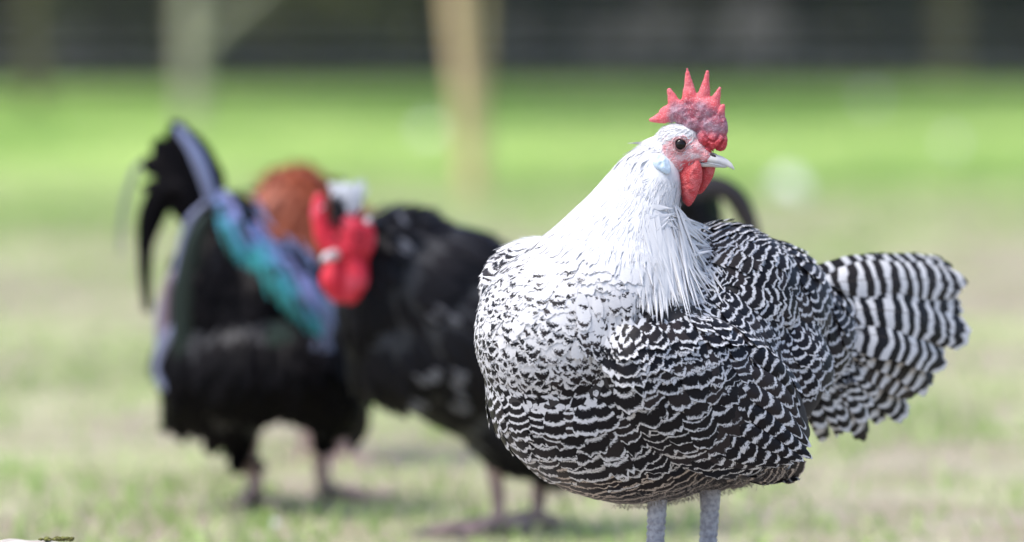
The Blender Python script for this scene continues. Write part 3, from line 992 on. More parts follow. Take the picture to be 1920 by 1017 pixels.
def to_px(q):
    R = np.array(cam.rotation_euler.to_matrix())
    c = (np.asarray(q) - np.array(CAM)) @ R
    return 960 - FPX * c[:, 0] / c[:, 2], 508.5 + FPX * c[:, 1] / c[:, 2]
p, d, n, f = rows_on(body_me, BG, 260000, FIELDS)
tx, ty = to_px(p + d * (f['h'] * 2.4)[:, None])
trim = ~((tx > 1498) & (ty > 735))
p, d, n = p[trim], d[trim], n[trim]
f = {k_: v_[trim] for k_, v_ in f.items()}
is_neck = f['neck'] > 0.5
lat_ = (p - np.array(HC)) @ np.array(HL)
is_wing = (f['wing'] > 0.5) & (np.abs(lat_) > 0.04) & ~is_neck

def spotted_coat():
    V, Nn, T, E = mesh_arrays(body_me)
    gp = np.array([g[0] for g in BG]); gd = np.array([g[1] for g in BG])
    gf = np.array([[g[2]['duty'], g[2]['neck']] for g in BG])
    D = idw(V, gp, gd); K = idw(V, gp, gf)
    k, w = sample_surface(V, Nn, T, 90000)
    q = interp(K, T, k, w)
    s = (q[:, 0] > 0.475 + rng.normal(0, 0.03, len(q))) & (q[:, 1] < 0.62)
    k, w, q = k[s], w[s], q[s]
    P_ = interp(V, T, k, w); N_ = interp(Nn, T, k, w); D_ = interp(D, T, k, w)
    N_ /= np.linalg.norm(N_, axis=1, keepdims=True)
    D_ -= N_ * np.sum(N_ * D_, 1, keepdims=True); D_ /= np.linalg.norm(D_, axis=1, keepdims=True)
    kp = thin(P_, np.full(len(P_), 12.5 * PX))
    P_, N_, D_, q = P_[kp], N_[kp], D_[kp], q[kp]
    m = len(P_)
    D_ = D_ + np.cross(N_, D_) * rng.normal(0, 0.16, (m, 1)); D_ /= np.linalg.norm(D_, axis=1, keepdims=True)
    L = rng.uniform(30, 42, m) * PX
    per = L * 0.95
    dark = np.clip(0.40 - (q[:, 0] - 0.52) * 0.6, 0.15, 0.50) * rng.uniform(0.6, 1.4, m)
    plain = rng.random(m) < np.clip((q[:, 0] - 0.66) / 0.30, 0, 1) * 0.60 + np.clip(q[:, 1] - 0.2, 0, 1) * 1.2
    du = np.where(plain, 1.6, 1 - dark)
    place = rng.uniform(5, 11, m) * PX                       # distance of the spot from the tip
    V2, F2, at, bl = feather_arrays(root=P_, d=D_, n=N_, L=L, W=rng.uniform(22, 32, m) * PX, hb=per, duty=du, rnd=rng.random(m), lift=0.07, curl=0.07, camber=0.025, nu=9, nv=6,
                                    tip=0.16, jag=0.06, udark=rng.uniform(0.10, 0.45, m), shift=(1 + du) / 2 - place / per)
    return np_mesh('breast_feathers', V2, F2, MAT['barred'], hen, 'stuff', at, bl)
spotted_coat()

def body_coat(name, sel, parent, kind, mat='barred'):
    sel = sel & (f['duty'] < 0.58)
    m = int(sel.sum())
    r = rng.random(m)
    base = f['duty'][sel]
    spot = np.clip((base - 0.50) / 0.28, 0, 1)
    du = base * (0.60 - 0.14 * f['wing'][sel] - 0.1 * spot) + rng.normal(0, 0.03, m)
    hh = f['h'][sel]; ww = f['w'][sel]; he = f['he'][sel]
    dd = d[sel] + np.cross(n[sel], d[sel]) * rng.normal(0, 0.09, (m, 1)) * (1 + 1.5 * spot[:, None])
    dd /= np.linalg.norm(dd, axis=1, keepdims=True)
    hh = np.clip(he, 0.65 * hh, 1.6 * hh)
    per = np.where(spot > 9.0, hh * rng.uniform(1.7, 2.3, m), np.where(rng.random(m) < 0.2, hh * rng.uniform(0.55, 0.7, m), hh * rng.uniform(0.9, 1.2, m)))
    at_ = np.where(spot > 9.0, (1 + du) / 2 - rng.uniform(0.35, 0.8, m) * hh / per, 0.0)
    V, F, at, bl = feather_arrays(root=p[sel], d=dd, n=n[sel], L=np.maximum(hh, f['h'][sel] * 0.85) * rng.uniform(2.35, 2.8, m), W=ww * rng.uniform(1.6, 1.95, m),
         hb=per, duty=du, rnd=r, lift=0.14 - 0.06 * spot, curl=0.14 - 0.05 * spot, camber=0.06 - 0.04 * spot, nu=9, nv=5, tip=0.10 + 0.10 * float(name == 'wing'), jag=0.05,
         udark=rng.uniform(0.02, 0.17, m) * (f['wing'][sel] * 0.8 + 0.2), shift=at_)
    return np_mesh(name, V, F, MAT[mat], parent, kind, at, bl)
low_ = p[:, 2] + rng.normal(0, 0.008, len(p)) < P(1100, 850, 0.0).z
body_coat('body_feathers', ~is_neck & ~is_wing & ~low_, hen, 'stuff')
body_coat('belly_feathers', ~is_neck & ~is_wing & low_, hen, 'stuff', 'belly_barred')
wing = body_coat('wing', is_wing & (lat_ > 0), hen, None)
wing2 = body_coat('wing', is_wing & (lat_ < 0), hen, None)

# white neck hackles: two coats of narrow pointed feathers
def near_face(q):
    l = (q - np.array(P(1284, 271, -0.002))) / PX
    return ((l[:, 0] > -68) & (l[:, 2] > -62) & (l[:, 2] < -8)) | (l[:, 0] > -30) & (l[:, 2] > -66)
kk = is_neck & ~near_face(p)
m = kk.sum()
def neck_coat(name, p, d, n, L, W, spread, lift, jag=0.012, mat='white_feather'):
    m = len(p)
    dd = d + np.cross(n, d) * rng.normal(0, spread, (m, 1))
    dd /= np.linalg.norm(dd, axis=1, keepdims=True)
    return feathers(name, MAT[mat], hen, root=p, d=dd, n=n, L=L * rng.uniform(0.7, 1.3, m), W=W * rng.uniform(0.7, 1.3, m), hb=0.01,
                    duty=1.0, rnd=rng.random(m), lift=lift * rng.uniform(0.5, 1.5, m), curl=lift, nu=5, nv=5, tip=0.5, jag=jag, point=0.7, camber=0.03, sway=rng.normal(0, 0.03, m))
neck_coat('neck_feathers', p[kk], d[kk], n[kk], 40 * PX, 17 * PX, 0.06, 0.03)

def neck_extra():
    V, Nn, T, E = mesh_arrays(body_me)
    gp = np.array([g[0] for g in BG]); gd = np.array([g[1] for g in BG]); gf = np.array([[g[2]['neck']] for g in BG])
    D = idw(V, gp, gd); K = idw(V, gp, gf)[:, 0]
    k, w = sample_surface(V, Nn, T, 60000)
    nk = interp(K, T, k, w)
    s = nk > 0.42
    k, w = k[s], w[s]
    p = interp(V, T, k, w); n = interp(Nn, T, k, w); d = interp(D, T, k, w)
    n /= np.linalg.norm(n, axis=1, keepdims=True)
    d -= n * np.sum(n * d, 1, keepdims=True); d /= np.linalg.norm(d, axis=1, keepdims=True)
    return p, d, n
pe, de, ne = neck_extra()
ok_ = ~near_face(pe); pe, de, ne = pe[ok_], de[ok_], ne[ok_]
s = rng.choice(len(pe), min(1800, len(pe)), replace=False)
neck_coat('neck_barbs', pe[s] + ne[s] * 0.0004, de[s], ne[s], 24 * PX, 3.0 * PX, 0.08, 0.02, mat='white_feather')

# the cape of long hackles that falls over the wing and shoulder
cp, cd, cn = [], [], []
for px0, py0, px1, py1, cnt in [(1255, 440, 1290, 590, 100), (1275, 450, 1335, 560, 100), (1235, 460, 1245, 605, 90), (1205, 470, 1198, 600, 60), (1262, 420, 1335, 490, 60), (1255, 395, 1286, 432, 40), ]:
    for i in range(cnt):
        u_ = random.gauss(0, 1)
        a = (px0 + u_ * 16 + random.gauss(0, 4), py0 + random.gauss(0, 30))
        if a[1] < 385: a = (a[0] - 20, 385 + abs(random.gauss(0, 45)))
        e = (px1 + u_ * 15 + random.gauss(0, 4), py1 - 14 + random.gauss(0, 18))
        ha = body_bvh.ray_cast(CAM, ray(*a).normalized())
        he = None
        for bv in (body_bvh,):
            c_ = bv.ray_cast(CAM, ray(*e).normalized())
            if c_[0] is not None and (he is None or c_[3] < he[3]):
                he = c_
        if ha[0] is None or he is None or he[0] is None: continue
        A0 = ha[0] + ha[1] * 0.0004; E0 = he[0] + he[1] * 0.006
        if (E0 - A0).length > 0.11: continue
        cp.append(A0); cd.append(E0 - A0); cn.append((ha[1] + he[1]).normalized())
cp = np.array(cp); cd = np.array(cd); cn = np.array(cn)
cl = np.linalg.norm(cd, axis=1); cd /= cl[:, None]
m = len(cp)
feathers('cape_feathers', MAT['white_feather'], hen, root=cp, d=cd, n=cn, L=cl * rng.uniform(0.55, 1.02, m), W=rng.uniform(9, 16, m) * PX, hb=0.01, duty=1.0, rnd=rng.random(m),
         lift=0.05, curl=0.06, nu=5, nv=7, tip=0.3, jag=0.035, point=0.62, camber=0.03, sway=rng.normal(0, 0.02, m))

# flight feathers closing the wing at its rear end
wn_hint = tuple(HL * 0.9 + HU * 0.25)
tipw = [((1360, 640), (1440, 690), (1502, 765)), ((1350, 670), (1440, 725), (1512, 805)), ((1340, 700), (1435, 755), (1520, 838)), ((1330, 730), (1425, 785), (1522, 860)), ((1320, 760), (1410, 812), (1508, 866)), ((1310, 785), (1395, 832), (1488, 870)),
        ((1290, 800), (1370, 845), (1460, 874)), ((1270, 810), (1345, 852), (1425, 878)), ((1250, 815), (1315, 856), (1390, 880))]
for i, (a, c, e) in enumerate(tipw):
    h1 = body_bvh.ray_cast(CAM, ray(*a).normalized()); h2 = body_bvh.ray_cast(CAM, ray(*c).normalized())
    p1 = h1[0] - h1[1] * 0.002; p2 = h2[0] + h2[1] * (0.0075 - 0.0006 * i)
    p3 = P(e[0], e[1], p2.y + 0.022)
    quill_feather('flight_feather', [p1, p2, p3], (36 - i) * PX, (h2[1] + HL).normalized(), MAT['barred'], wing, hb=rng.uniform(26, 31) * PX, duty=0.24, point=0.5, tip=0.5, nu=9, nv=20, jag=0.006)

S = Matrix.Translation(HC) @ HAX.to_4x4() @ Matrix.Diagonal((1, -1, 1, 1)) @ HAX.to_4x4().inverted() @ Matrix.Translation(-HC)
def mirror_copy(src, parent, S):
    me = src.data.copy(); me.transform(S); me.flip_normals()
    c = src.copy(); c.data = me
    link(c); c.parent = None; adopt(c, parent)
    return c
for ch in [o for o in list(scene.collection.objects) if o.parent is wing]:
    mirror_copy(ch, wing2, S)

def fill_coat(name, parent, mat, region, cnt, test, angle, L, W, hb_, duty, order, spot=None):
    fl = []; dpos = []
    for i in range(cnt):
        px_, py_ = random.uniform(region[0], region[2]), random.uniform(region[1], region[3])
        if not test(px_, py_): continue
        h_ = body_bvh.ray_cast(CAM, ray(px_, py_).normalized())
        if h_[0] is None: continue
        a_ = math.radians(angle(px_, py_) + random.gauss(0, 6))
        q_ = P(px_ + 20 * math.cos(a_), py_ + 20 * math.sin(a_), h_[0].y) - h_[0]
        q_ = (q_ - h_[1] * q_.dot(h_[1])).normalized()
        fl.append((h_[0] + h_[1] * 0.003, q_, h_[1], order(px_, py_), px_, py_))
    fl.sort(key=lambda q: q[3])
    m = len(fl)
    du_ = np.array([duty(q[4], q[5]) for q in fl]) + rng.normal(0, 0.05, m) if callable(duty) else rng.uniform(*duty, m)
    hb1 = rng.uniform(*hb_, m) * PX
    sh_ = 0.0 if spot is None else (1 + du_) / 2 - rng.uniform(*spot, m) * PX / hb1
    if spot is not None: du_ = np.where(rng.random(m) < 0.12, 1.6, du_)
    return feathers(name, MAT[mat], parent, root=np.array([q[0] + q[2] * (0.000012 * (m - i)) for i, q in enumerate(fl)]), d=np.array([q[1] for q in fl]), n=np.array([q[2] for q in fl]), L=rng.uniform(*L, m) * PX, W=rng.uniform(*W, m) * PX,
         hb=hb1, duty=du_, shift=sh_, rnd=np.clip(rng.random(m) * 1.1, 0, 1), lift=0.10 if spot is None else 0.06, curl=0.12 if spot is None else 0.08, camber=0.08 if spot is None else 0.03, nu=9, nv=6, tip=0.16, jag=0.04 if spot is None else 0.07, udark=rng.uniform(0, 0.12, m) if spot is None else rng.uniform(0.1, 0.4, m))
fill_coat('saddle_feathers', hen, 'barred', (1345, 545, 1520, 720), 170, lambda x, y: y < 600 + (x - 1345) * 0.75, lambda x, y: 22 + 48 * max(0, (x - 1430) / 90), (52, 70), (34, 46), (19, 25), (0.20, 0.30), lambda x, y: -x)
fill_coat('shoulder_feathers', wing, 'barred', (1165, 585, 1330, 680), 90, lambda x, y: y > 590 + (1330 - x) * 0.12, lambda x, y: 66 - (x - 1165) * 0.05, (46, 60), (34, 44), (22, 28), (0.15, 0.24), lambda x, y: -y)

fill_coat('breast_edge_feathers', hen, 'barred', (1085, 545, 1175, 650), 70, lambda x, y: True, lambda x, y: 92 - (x - 1085) * 0.14, (34, 44), (20, 28), (26, 36), lambda x, y: 0.88 - 0.26 * (x - 1085) / 155 - 0.36 * (y - 545) / 120, lambda x, y: -y, (4, 11))

# tail: every long feather is its own part, spread like a half-open fan
tl = [((1475, 520), (1620, 506), (1792, 500), 60), ((1475, 540), (1640, 522), (1808, 528), 74), ((1478, 570), (1650, 548), (1802, 572), 80), ((1480, 590), (1645, 580), (1806, 622), 80),
      ((1485, 600), (1640, 605), (1768, 630), 80), ((1485, 610), (1635, 630), (1752, 668), 80), ((1485, 620), (1625, 650), (1740, 716), 76), ((1485, 635), (1610, 675), (1712, 728), 76),
      ((1485, 650), (1600, 695), (1694, 772), 72), ((1485, 660), (1590, 715), (1652, 778), 68), ((1480, 680), (1570, 735), (1628, 815), 62), ((1475, 700), (1550, 755), (1586, 806), 56), ((1470, 712), (1530, 768), (1565, 822), 50)]
tn = HL * 0.93 + HU * 0.30
tl = [(a, c, (e[0] - 16 if e[0] > 1700 else e[0] - 6, e[1]), wd) for a, c, e, wd in tl]
for i, (a, c, e, wd) in enumerate(tl):
    o_ = 0.0034 * (6 - abs(i - 5)) + 0.0030 * (i % 2)
    pts = [P(a[0], a[1], 0.13), P(c[0], c[1], 0.17 + 0.00018 * (c[0] - 1550)) + HL * o_, P(e[0], e[1], 0.19 + 0.00030 * (e[0] - 1550)) + HL * (o_ * 1.2)]
    quill_feather('tail_feather', pts, wd * PX * 1.08, tn, MAT['tail_barred'], hen, hb=random.uniform(31, 40) * PX, duty=random.uniform(0.38, 0.46), point=0.14, tip=0.34, jag=0.014, nu=11, nv=26, shift=random.uniform(-0.5, 0.5))
# the far half of the fan
for i, (a, c, e, wd) in enumerate(tl[:5]):
    o_ = -0.012 - 0.004 * i
    pts = [P(a[0], a[1], 0.145), P(c[0], c[1] - 6 + 8 * i, 0.20) + HL * o_, P(e[0] - 14, e[1] - 6 + 6 * i, 0.26) + HL * (o_ * 2.2)]
    quill_feather('tail_feather', pts, wd * PX, tn * -1 + HU * 0.8, MAT['tail_barred'], hen, hb=32 * PX, duty=0.42, point=0.2, tip=0.45, nu=9, nv=22)
# tail coverts lying over the roots of the long feathers
tc_ = []
for i in range(46):
    t = 0.12 + 0.88 * random.random()
    a = (1490 + random.uniform(0, 90), 530 + t * 190 + random.gauss(0, 8))
    ang = math.radians(-8 + 62 * t + random.gauss(0, 8) + (20 if a[0] < 1540 else 0))
    ln = random.uniform(70, 105)
    yy = 0.128 + 0.0003 * (a[0] - 1490)
    A0 = P(a[0], a[1], yy); B0 = P(a[0] + ln * math.cos(ang), a[1] + ln * math.sin(ang), yy + 0.0003 * ln * math.cos(ang) * 1.4)
    tc_.append((A0 + HL * 0.012 * (1 - abs(t - .5)), B0 - A0))
tc_.sort(key=lambda q: -q[0].x)
m = len(tc_)
R_ = np.array([q[0] + HL * (0.00012 * i) for i, q in enumerate(tc_)]); D_ = np.array([q[1] for q in tc_]); L_ = np.linalg.norm(D_, axis=1); D_ /= L_[:, None]
feathers('tail_covert_feathers', MAT['tail_barred'], hen, root=R_, d=D_, n=np.tile(np.array(tn), (m, 1)), L=L_, W=rng.uniform(34, 44, m) * PX, hb=rng.uniform(26, 33, m) * PX,
         duty=rng.uniform(0.38, 0.5, m), rnd=rng.random(m), lift=0.06, curl=0.10, nu=9, nv=10, tip=0.14, jag=0.02)

# loose down under the belly and behind the thighs
dn = []
for i in range(2600):
    px = random.uniform(1150, 1470)
    base = 945 - (0.0 if px < 1330 else (px - 1330) * 0.50) - (0 if px > 1180 else (1180 - px) * 0.25)
    py = base + random.gauss(-6, 14)
    hit = body_bvh.find_nearest(P(px, py, random.uniform(-0.06, 0.06)))
    if hit[0] is None: continue
    n_ = hit[1]
    v = Vector((random.gauss(0.45, 0.35), random.gauss(0.2, 0.3), -0.55 + random.gauss(0, 0.25)))
    dn.append((hit[0] + n_ * 0.004, v.normalized(), n_))
m = len(dn)
feathers('belly_down', MAT['down'], hen, root=np.array([q[0] for q in dn]), d=np.array([q[1] for q in dn]), n=np.array([q[2] for q in dn]), L=rng.uniform(5, 13, m) * PX, W=rng.uniform(0.4, 1.0, m) * PX,
         hb=0.01, duty=0.5, rnd=rng.random(m), lift=0.1, curl=0.1, nu=3, nv=5, tip=0.2, jag=0.05, point=0.9, sway=rng.normal(0, 0.2, m))

# a white feather standing out from the shoulder at the left
quill_feather('stray_feather', [P(962, 518, -0.062), P(935, 523, -0.068), P(902, 518, -0.06)], 8 * PX, (0, -1, 0.4), MAT['white_feather'], hen, point=0.75, tip=0.6, nu=7, nv=14, jag=0.05)

# ------------------------------------------------------------------ head
HY = math.radians(15)
hx = Vector((math.cos(HY), -math.sin(HY), 0)); hz = Vector((0, 0, 1)); hy = hz.cross(hx)
HAXH = Matrix((hx, hy, hz)).transposed()
H0 = P(1284, 271, -0.002)
def H(px, py, y=0.0):
    """point on the head: photograph pixel of its place in the head's midplane, y = px towards her left (away)"""
    return H0 + (hx * ((px - 1284) / math.cos(HY)) + hy * y + hz * (271 - py)) * PX
def hbl(px, py, rx, ry, rz, y=0.0, pitch=0.0):
    return (H(px, py, y), HAXH @ Matrix.Rotation(math.radians(pitch), 3, 'Y'), (rx * PX, ry * PX, rz * PX))

head_me = union_mesh([hbl(1268, 272, 44, 31, 38), hbl(1288, 285, 40, 27, 30), hbl(1262, 300, 38, 29, 32), hbl(1310, 290, 28, 17, 18), hbl(1290, 308, 26, 18, 14),
                      hbl(1235, 300, 44, 36, 46, 0, 30), hbl(1270, 258, 40, 24, 26), hbl(1322, 294, 17, 17, 14)], 0.0016, 5, 0.5)
head = obj_from('head', head_me, MAT['face_skin'], hen)
head_bvh = bvh_of(head_me)
def face_material():
    m, nt, bs = new_mat('face')
    tc = nt.nodes.new('ShaderNodeTexCoord')
    n1 = nd(nt, 'ShaderNodeTexNoise', Scale=170.0, Detail=4.0); n2 = nd(nt, 'ShaderNodeTexVoronoi', Scale=750.0)
    for q in (n1, n2): nt.links.new(tc.outputs['Object'], q.inputs['Vector'])
    a = nd(nt, 'ShaderNodeAttribute', attribute_name='feathered').outputs['Fac']
    b_ = nd(nt, 'ShaderNodeAttribute', attribute_name='red').outputs['Fac']
    c = ramp(nt, n1.outputs['Fac'], [(0.36, (0.56, 0.22, 0.23)), (0.52, (0.64, 0.36, 0.37)), (0.66, (0.70, 0.54, 0.55))])
    c = mix_col(nt, b_, c, (0.58, 0.07, 0.08))
    nt.links.new(mix_col(nt, a, c, (0.66, 0.665, 0.67)), bs.inputs['Base Color'])
    bs.inputs['Roughness'].default_value = 0.6
    bs.inputs['Subsurface Weight'].default_value = 0.08
    bs.inputs['Subsurface Radius'].default_value = (0.003, 0.001, 0.0008)
    bump(nt, bs, n2.outputs['Distance'], 0.9, 0.0008)
    return m
_V, _, _, _ = mesh_arrays(head_me)
_l = (_V - np.array(H0)) / PX
_x, _z = _l @ np.array(hx), _l @ np.array(hz)
_f = np.clip(np.maximum((-34 - _x) / 5, np.where(_x < 36, (_z - 16) / 4, 0)), 0, 1)
_r = np.clip((-22 - _z) / 12, 0, 1) * np.clip((_x + 10) / 14, 0, 1)
for _n, _a in (('feathered', _f), ('red', _r)):
    at = head_me.attributes.new(_n, 'FLOAT', 'POINT'); at.data.foreach_set('value', _a.astype(np.float32))
head_me.materials[0] = face_material()
V, Nn, T, E = mesh_arrays(head_me)
k, w = sample_surface(V, Nn, T, 9000)
pp = interp(V, T, k, w); nn_ = interp(Nn, T, k, w)
loc = (pp - np.array(H0)) / PX
lx, ly, lz = loc @ np.array(hx), loc @ np.array(hy), loc @ np.array(hz)
edge = rng.normal(0, 4.0, len(pp))
feath = (lx < -36 + edge) | ((lz > 16 + edge * 0.7 - np.maximum(0, lx) * 0.0) & (lx < 34 + edge)) | ((lz < -62 + edge) & (lx < -8))
feath |= (lx < -22 + edge) & (lz < -58)
lobe_free = ~((lx > -68) & (lx < -30) & (lz > -56) & (lz < -20))
sp_ = feath & lobe_free
pf, nf = pp[sp_], nn_[sp_]
nf /= np.linalg.norm(nf, axis=1, keepdims=True)
back = np.array(hx) * -0.8 + np.array(hz) * -0.55
df = np.tile(back, (len(pf), 1)) + rng.normal(0, 0.16, (len(pf), 3))
df -= nf * np.sum(df * nf, 1, keepdims=True); df /= np.linalg.norm(df, axis=1, keepdims=True)
kp = thin(pf, np.full(len(pf), 4.2 * PX), cell=0.004)
m = len(kp)
feathers('head_feathers', MAT['white_feather'], head, root=pf[kp], d=df[kp], n=nf[kp], L=rng.uniform(13, 24, m) * PX, W=rng.uniform(3.5, 7, m) * PX, hb=0.01, duty=1.0, rnd=rng.random(m),
         lift=0.05, curl=0.07, nu=5, nv=4, tip=0.4, jag=0.02, point=0.75, camber=0.03)
# small feathers on the cheek round the earlobe
V, Nn, T, E = mesh_arrays(body_me)
k, w = sample_surface(V, Nn, T, 120000)
q_ = interp(V, T, k, w); qn = interp(Nn, T, k, w)
l_ = (q_ - np.array(H0)) / PX
a1, a3 = l_ @ np.array(hx), l_ @ np.array(hz)
ok_ = ((a1 > -80) & (a3 > -100) & (a3 < 10)) & ~((a1 > -68) & (a3 > -56) & (a3 < -14)) & ~((a1 > -30) & (a3 > -58))
q_, qn = q_[ok_], qn[ok_]; qn /= np.linalg.norm(qn, axis=1, keepdims=True)
kp = thin(q_, np.full(len(q_), 4.0 * PX), cell=0.004); q_, qn = q_[kp], qn[kp]; m = len(q_)
dq = np.tile(np.array(hx) * -0.55 + np.array(hz) * -0.8, (m, 1)) + rng.normal(0, 0.14, (m, 3)); dq -= qn * np.sum(dq * qn, 1, keepdims=True); dq /= np.linalg.norm(dq, axis=1, keepdims=True)
feathers('cheek_feathers', MAT['white_feather'], head, root=q_, d=dq, n=qn, L=rng.uniform(14, 24, m) * PX, W=rng.uniform(3, 6, m) * PX, hb=0.01, duty=1.0, rnd=rng.random(m), lift=0.05, curl=0.06, nu=5, nv=4, tip=0.4, jag=0.02, point=0.75, camber=0.03)
# short bristles on the bare face
fc = ~feath & (np.abs(ly) > 6)
pf, nf = pp[fc], nn_[fc]
s = rng.choice(len(pf), min(220, len(pf)), replace=False)
pf, nf = pf[s], nf[s]; nf /= np.linalg.norm(nf, axis=1, keepdims=True)
df = np.tile(back * 1.0, (len(pf), 1)) + rng.normal(0, 0.25, (len(pf), 3)); df -= nf * np.sum(df * nf, 1, keepdims=True); df /= np.linalg.norm(df, axis=1, keepdims=True)
m = len(pf)
feathers('face_bristles', MAT['white_feather'], head, root=pf, d=df, n=nf, L=rng.uniform(6, 13, m) * PX, W=rng.uniform(0.9, 1.5, m) * PX, hb=0.01, duty=1.0, rnd=rng.random(m), lift=0.2, curl=0.1, nu=3, nv=3, tip=0.1, jag=0.0, point=0.7)

def face_point(px, py, out=0.0):
    hit = head_bvh.ray_cast(CAM, ray(px, py).normalized())
    if hit[0] is None:
        hit = head_bvh.find_nearest(P(px, py, -0.02))
    return hit[0] + hit[1] * out, hit[1]

SH = Matrix.Translation(H0) @ HAXH.to_4x4() @ Matrix.Diagonal((1, -1, 1, 1)) @ HAXH.to_4x4().inverted() @ Matrix.Translation(-H0)

# eye with lid ring
ec, en = face_point(1276, 271, 0)
eye_me = union_mesh([(ec - en * 0.0028, None, 0.0054)], 0.0007, 3, 0.4)
eye = obj_from('eye', eye_me, MAT['eye'], head)
a_ = en.orthogonal().normalized(); b_ = en.cross(a_)
ring = [ec + en * 0.0006 + (a_ * math.cos(t) + b_ * math.sin(t)) * 0.0051 * (1 + 0.05 * math.sin(3 * t)) for t in np.linspace(0, 2 * math.pi, 37)]
vv, ff = tube(ring, [0.00075 + 0.0002 * math.sin(9 * i) for i in range(37)], 8, False)
lid = mesh_obj('eyelid', vv, ff, MAT['eyelid'], head)
ring2 = [ec - en * 0.0004 + (a_ * math.cos(t) + b_ * math.sin(t)) * 0.0070 * (1 + 0.05 * math.sin(4 * t + 1)) for t in np.linspace(0, 2 * math.pi, 37)]
vv, ff = tube(ring2, [0.0004 + 0.0002 * math.sin(7 * i) for i in range(37)], 8, False)
lid2 = mesh_obj('eyelid', vv, ff, MAT['face_skin'], head)
for o in (eye, lid, lid2):
    mirror_copy(o, head, SH)

def inflate(name, outline, thick, frame, mat, parent, rings=12, lump=0.0, curlf=None, seg=48):
    """flat fleshy lobe: outline in (u, v) metres, frame = (origin, U, V, N)"""
    o, Uv, Vv, Nv = frame
    pts = bezier_path([Vector((a, b, 0)) for a, b in outline] + [Vector((outline[0][0], outline[0][1], 0))], seg + 1)[:-1]
    c = sum(pts, Vector()) / len(pts)
    verts, faces = [], []
    for side in (1, -1):
        for r_i in range(rings + 1):
            r_ = 1 - r_i / rings
            rr = math.sin(r_ * math.pi / 2)
            h = math.cos(rr * math.pi / 2) ** 0.6 * thick
            for q in pts:
                w2 = c + (q - c) * rr
                z = side * h * (1 + lump * mnoise.noise(Vector((w2.x * 260, w2.y * 260, side * 3.1))))
                z += (curlf(w2.x, w2.y) if curlf else 0)
                verts.append(o + Uv * w2.x + Vv * w2.y + Nv * z)
    n_ = len(pts)
    for si in (0, 1):
        b0 = si * (rings + 1) * n_
        for r_i in range(rings):
            for k in range(n_):
                k2 = (k + 1) % n_
                q = (b0 + r_i * n_ + k, b0 + r_i * n_ + k2, b0 + (r_i + 1) * n_ + k2, b0 + (r_i + 1) * n_ + k)
                faces.append(q if si == 0 else tuple(reversed(q)))
    ob = mesh_obj(name, verts, faces, mat, parent)
    bm = bmesh.new(); bm.from_mesh(ob.data); bmesh.ops.remove_doubles(bm, verts=bm.verts, dist=1e-5); bmesh.ops.recalc_face_normals(bm, faces=bm.faces); bm.to_mesh(ob.data); bm.free()
    return ob

def head_outline(pts, ref):
    return [((x - ref[0]) * PX / math.cos(HY), (ref[1] - y) * PX) for x, y in pts]

near = -hy
# wattles
wo = [(1268, 334), (1277, 316), (1298, 308), (1312, 300), (1319, 326), (1311, 360), (1301, 380), (1291, 386), (1277, 372), (1268, 350)]
ref = (1294, 340)
fr = (H(1296, 340, -13), (hx + hy * 0.10).normalized(), hz, near)
inflate('wattle', head_outline(wo, ref), 0.0042, fr, MAT['wattle'], head, lump=0.35, curlf=lambda x, y: 0.0025 * math.sin(x * 160 + 0.8) + 0.10 * x)
wo2 = [(1306, 318), (1318, 306), (1338, 308), (1337, 326), (1328, 345), (1312, 364), (1300, 360), (1298, 338)]
fr = (H(1318, 334, 9), (hx + hy * 0.25).normalized(), hz, near)
inflate('wattle', head_outline(wo2, (1318, 334)), 0.0034, fr, MAT['wattle'], head, lump=0.35, curlf=lambda x, y: 0.002 * math.sin(x * 200))
# earlobes
el = [(1219, 303), (1223, 294), (1233, 291), (1246, 295), (1254, 306), (1257, 319), (1252, 328), (1240, 325), (1228, 320), (1221, 312)]
def outer_point(px, py):
    r_ = ray(px, py).normalized()
    return min((h for h in (head_bvh.ray_cast(CAM, r_), body_bvh.ray_cast(CAM, r_)) if h[0] is not None), key=lambda h: h[3])
_h = outer_point(1238, 309)
lp, ln_ = _h[0] + _h[1] * 0.0022, (_h[1] + Vector((0, -1, 0)) * 0.6).normalized()
lu = (hx - ln_ * hx.dot(ln_)).normalized(); lv = ln_.cross(lu); lv = lv if lv.z > 0 else -lv
lobe = inflate('earlobe', head_outline(el, (1238, 309)), 0.0030, (lp, lu, lv, ln_), MAT['earlobe'], head, lump=0.45)
mirror_copy(lobe, head, SH)

# comb: lumpy base and six points, one piece of flesh
cb = [hbl(1285, 212, 38, 12, 22), hbl(1318, 206, 32, 13, 28), hbl(1334, 236, 27, 14, 30), hbl(1340, 262, 23, 14, 20), hbl(1322, 258, 18, 15, 18), hbl(1256, 214, 22, 9, 17), hbl(1240, 222, 15, 7, 10),
      hbl(1350, 272, 11, 9, 11), hbl(1330, 276, 12, 10, 10), hbl(1352, 238, 12, 10, 22), hbl(1300, 232, 22, 13, 16)]
def spike(a, ra, t, rt):
    A_, T_ = H(*a), H(*t)
    out = []
    for i in range(9):
        q = i / 8
        out.append((A_.lerp(T_, q), HAXH, ((ra + (rt - ra) * q ** 0.9) * PX, (min(ra, 8) + (rt - min(ra, 8)) * q) * PX, (ra + (rt - ra) * q ** 0.9) * PX)))
    return out
for a, ra, t, rt in [((1294, 192), 18, (1288, 130), 3.0), ((1317, 192), 16, (1326, 135), 3.4), ((1335, 202), 15, (1349, 165), 3.4), ((1347, 216), 12, (1356, 197), 3.8),
                     ((1268, 204), 16, (1255, 170), 5.0), ((1244, 222), 11, (1221, 226), 4.4)]:
    cb += spike(a, ra, t, rt)
comb_me = union_mesh(cb, 0.0009, 3, 0.5)
V, Nn, T, E = mesh_arrays(comb_me)
disp = np.array([mnoise.noise(Vector(v) * 190) * 0.0011 + mnoise.noise(Vector(v) * 420) * 0.0006 for v in V])
loc = (V - np.array(H0)) / PX
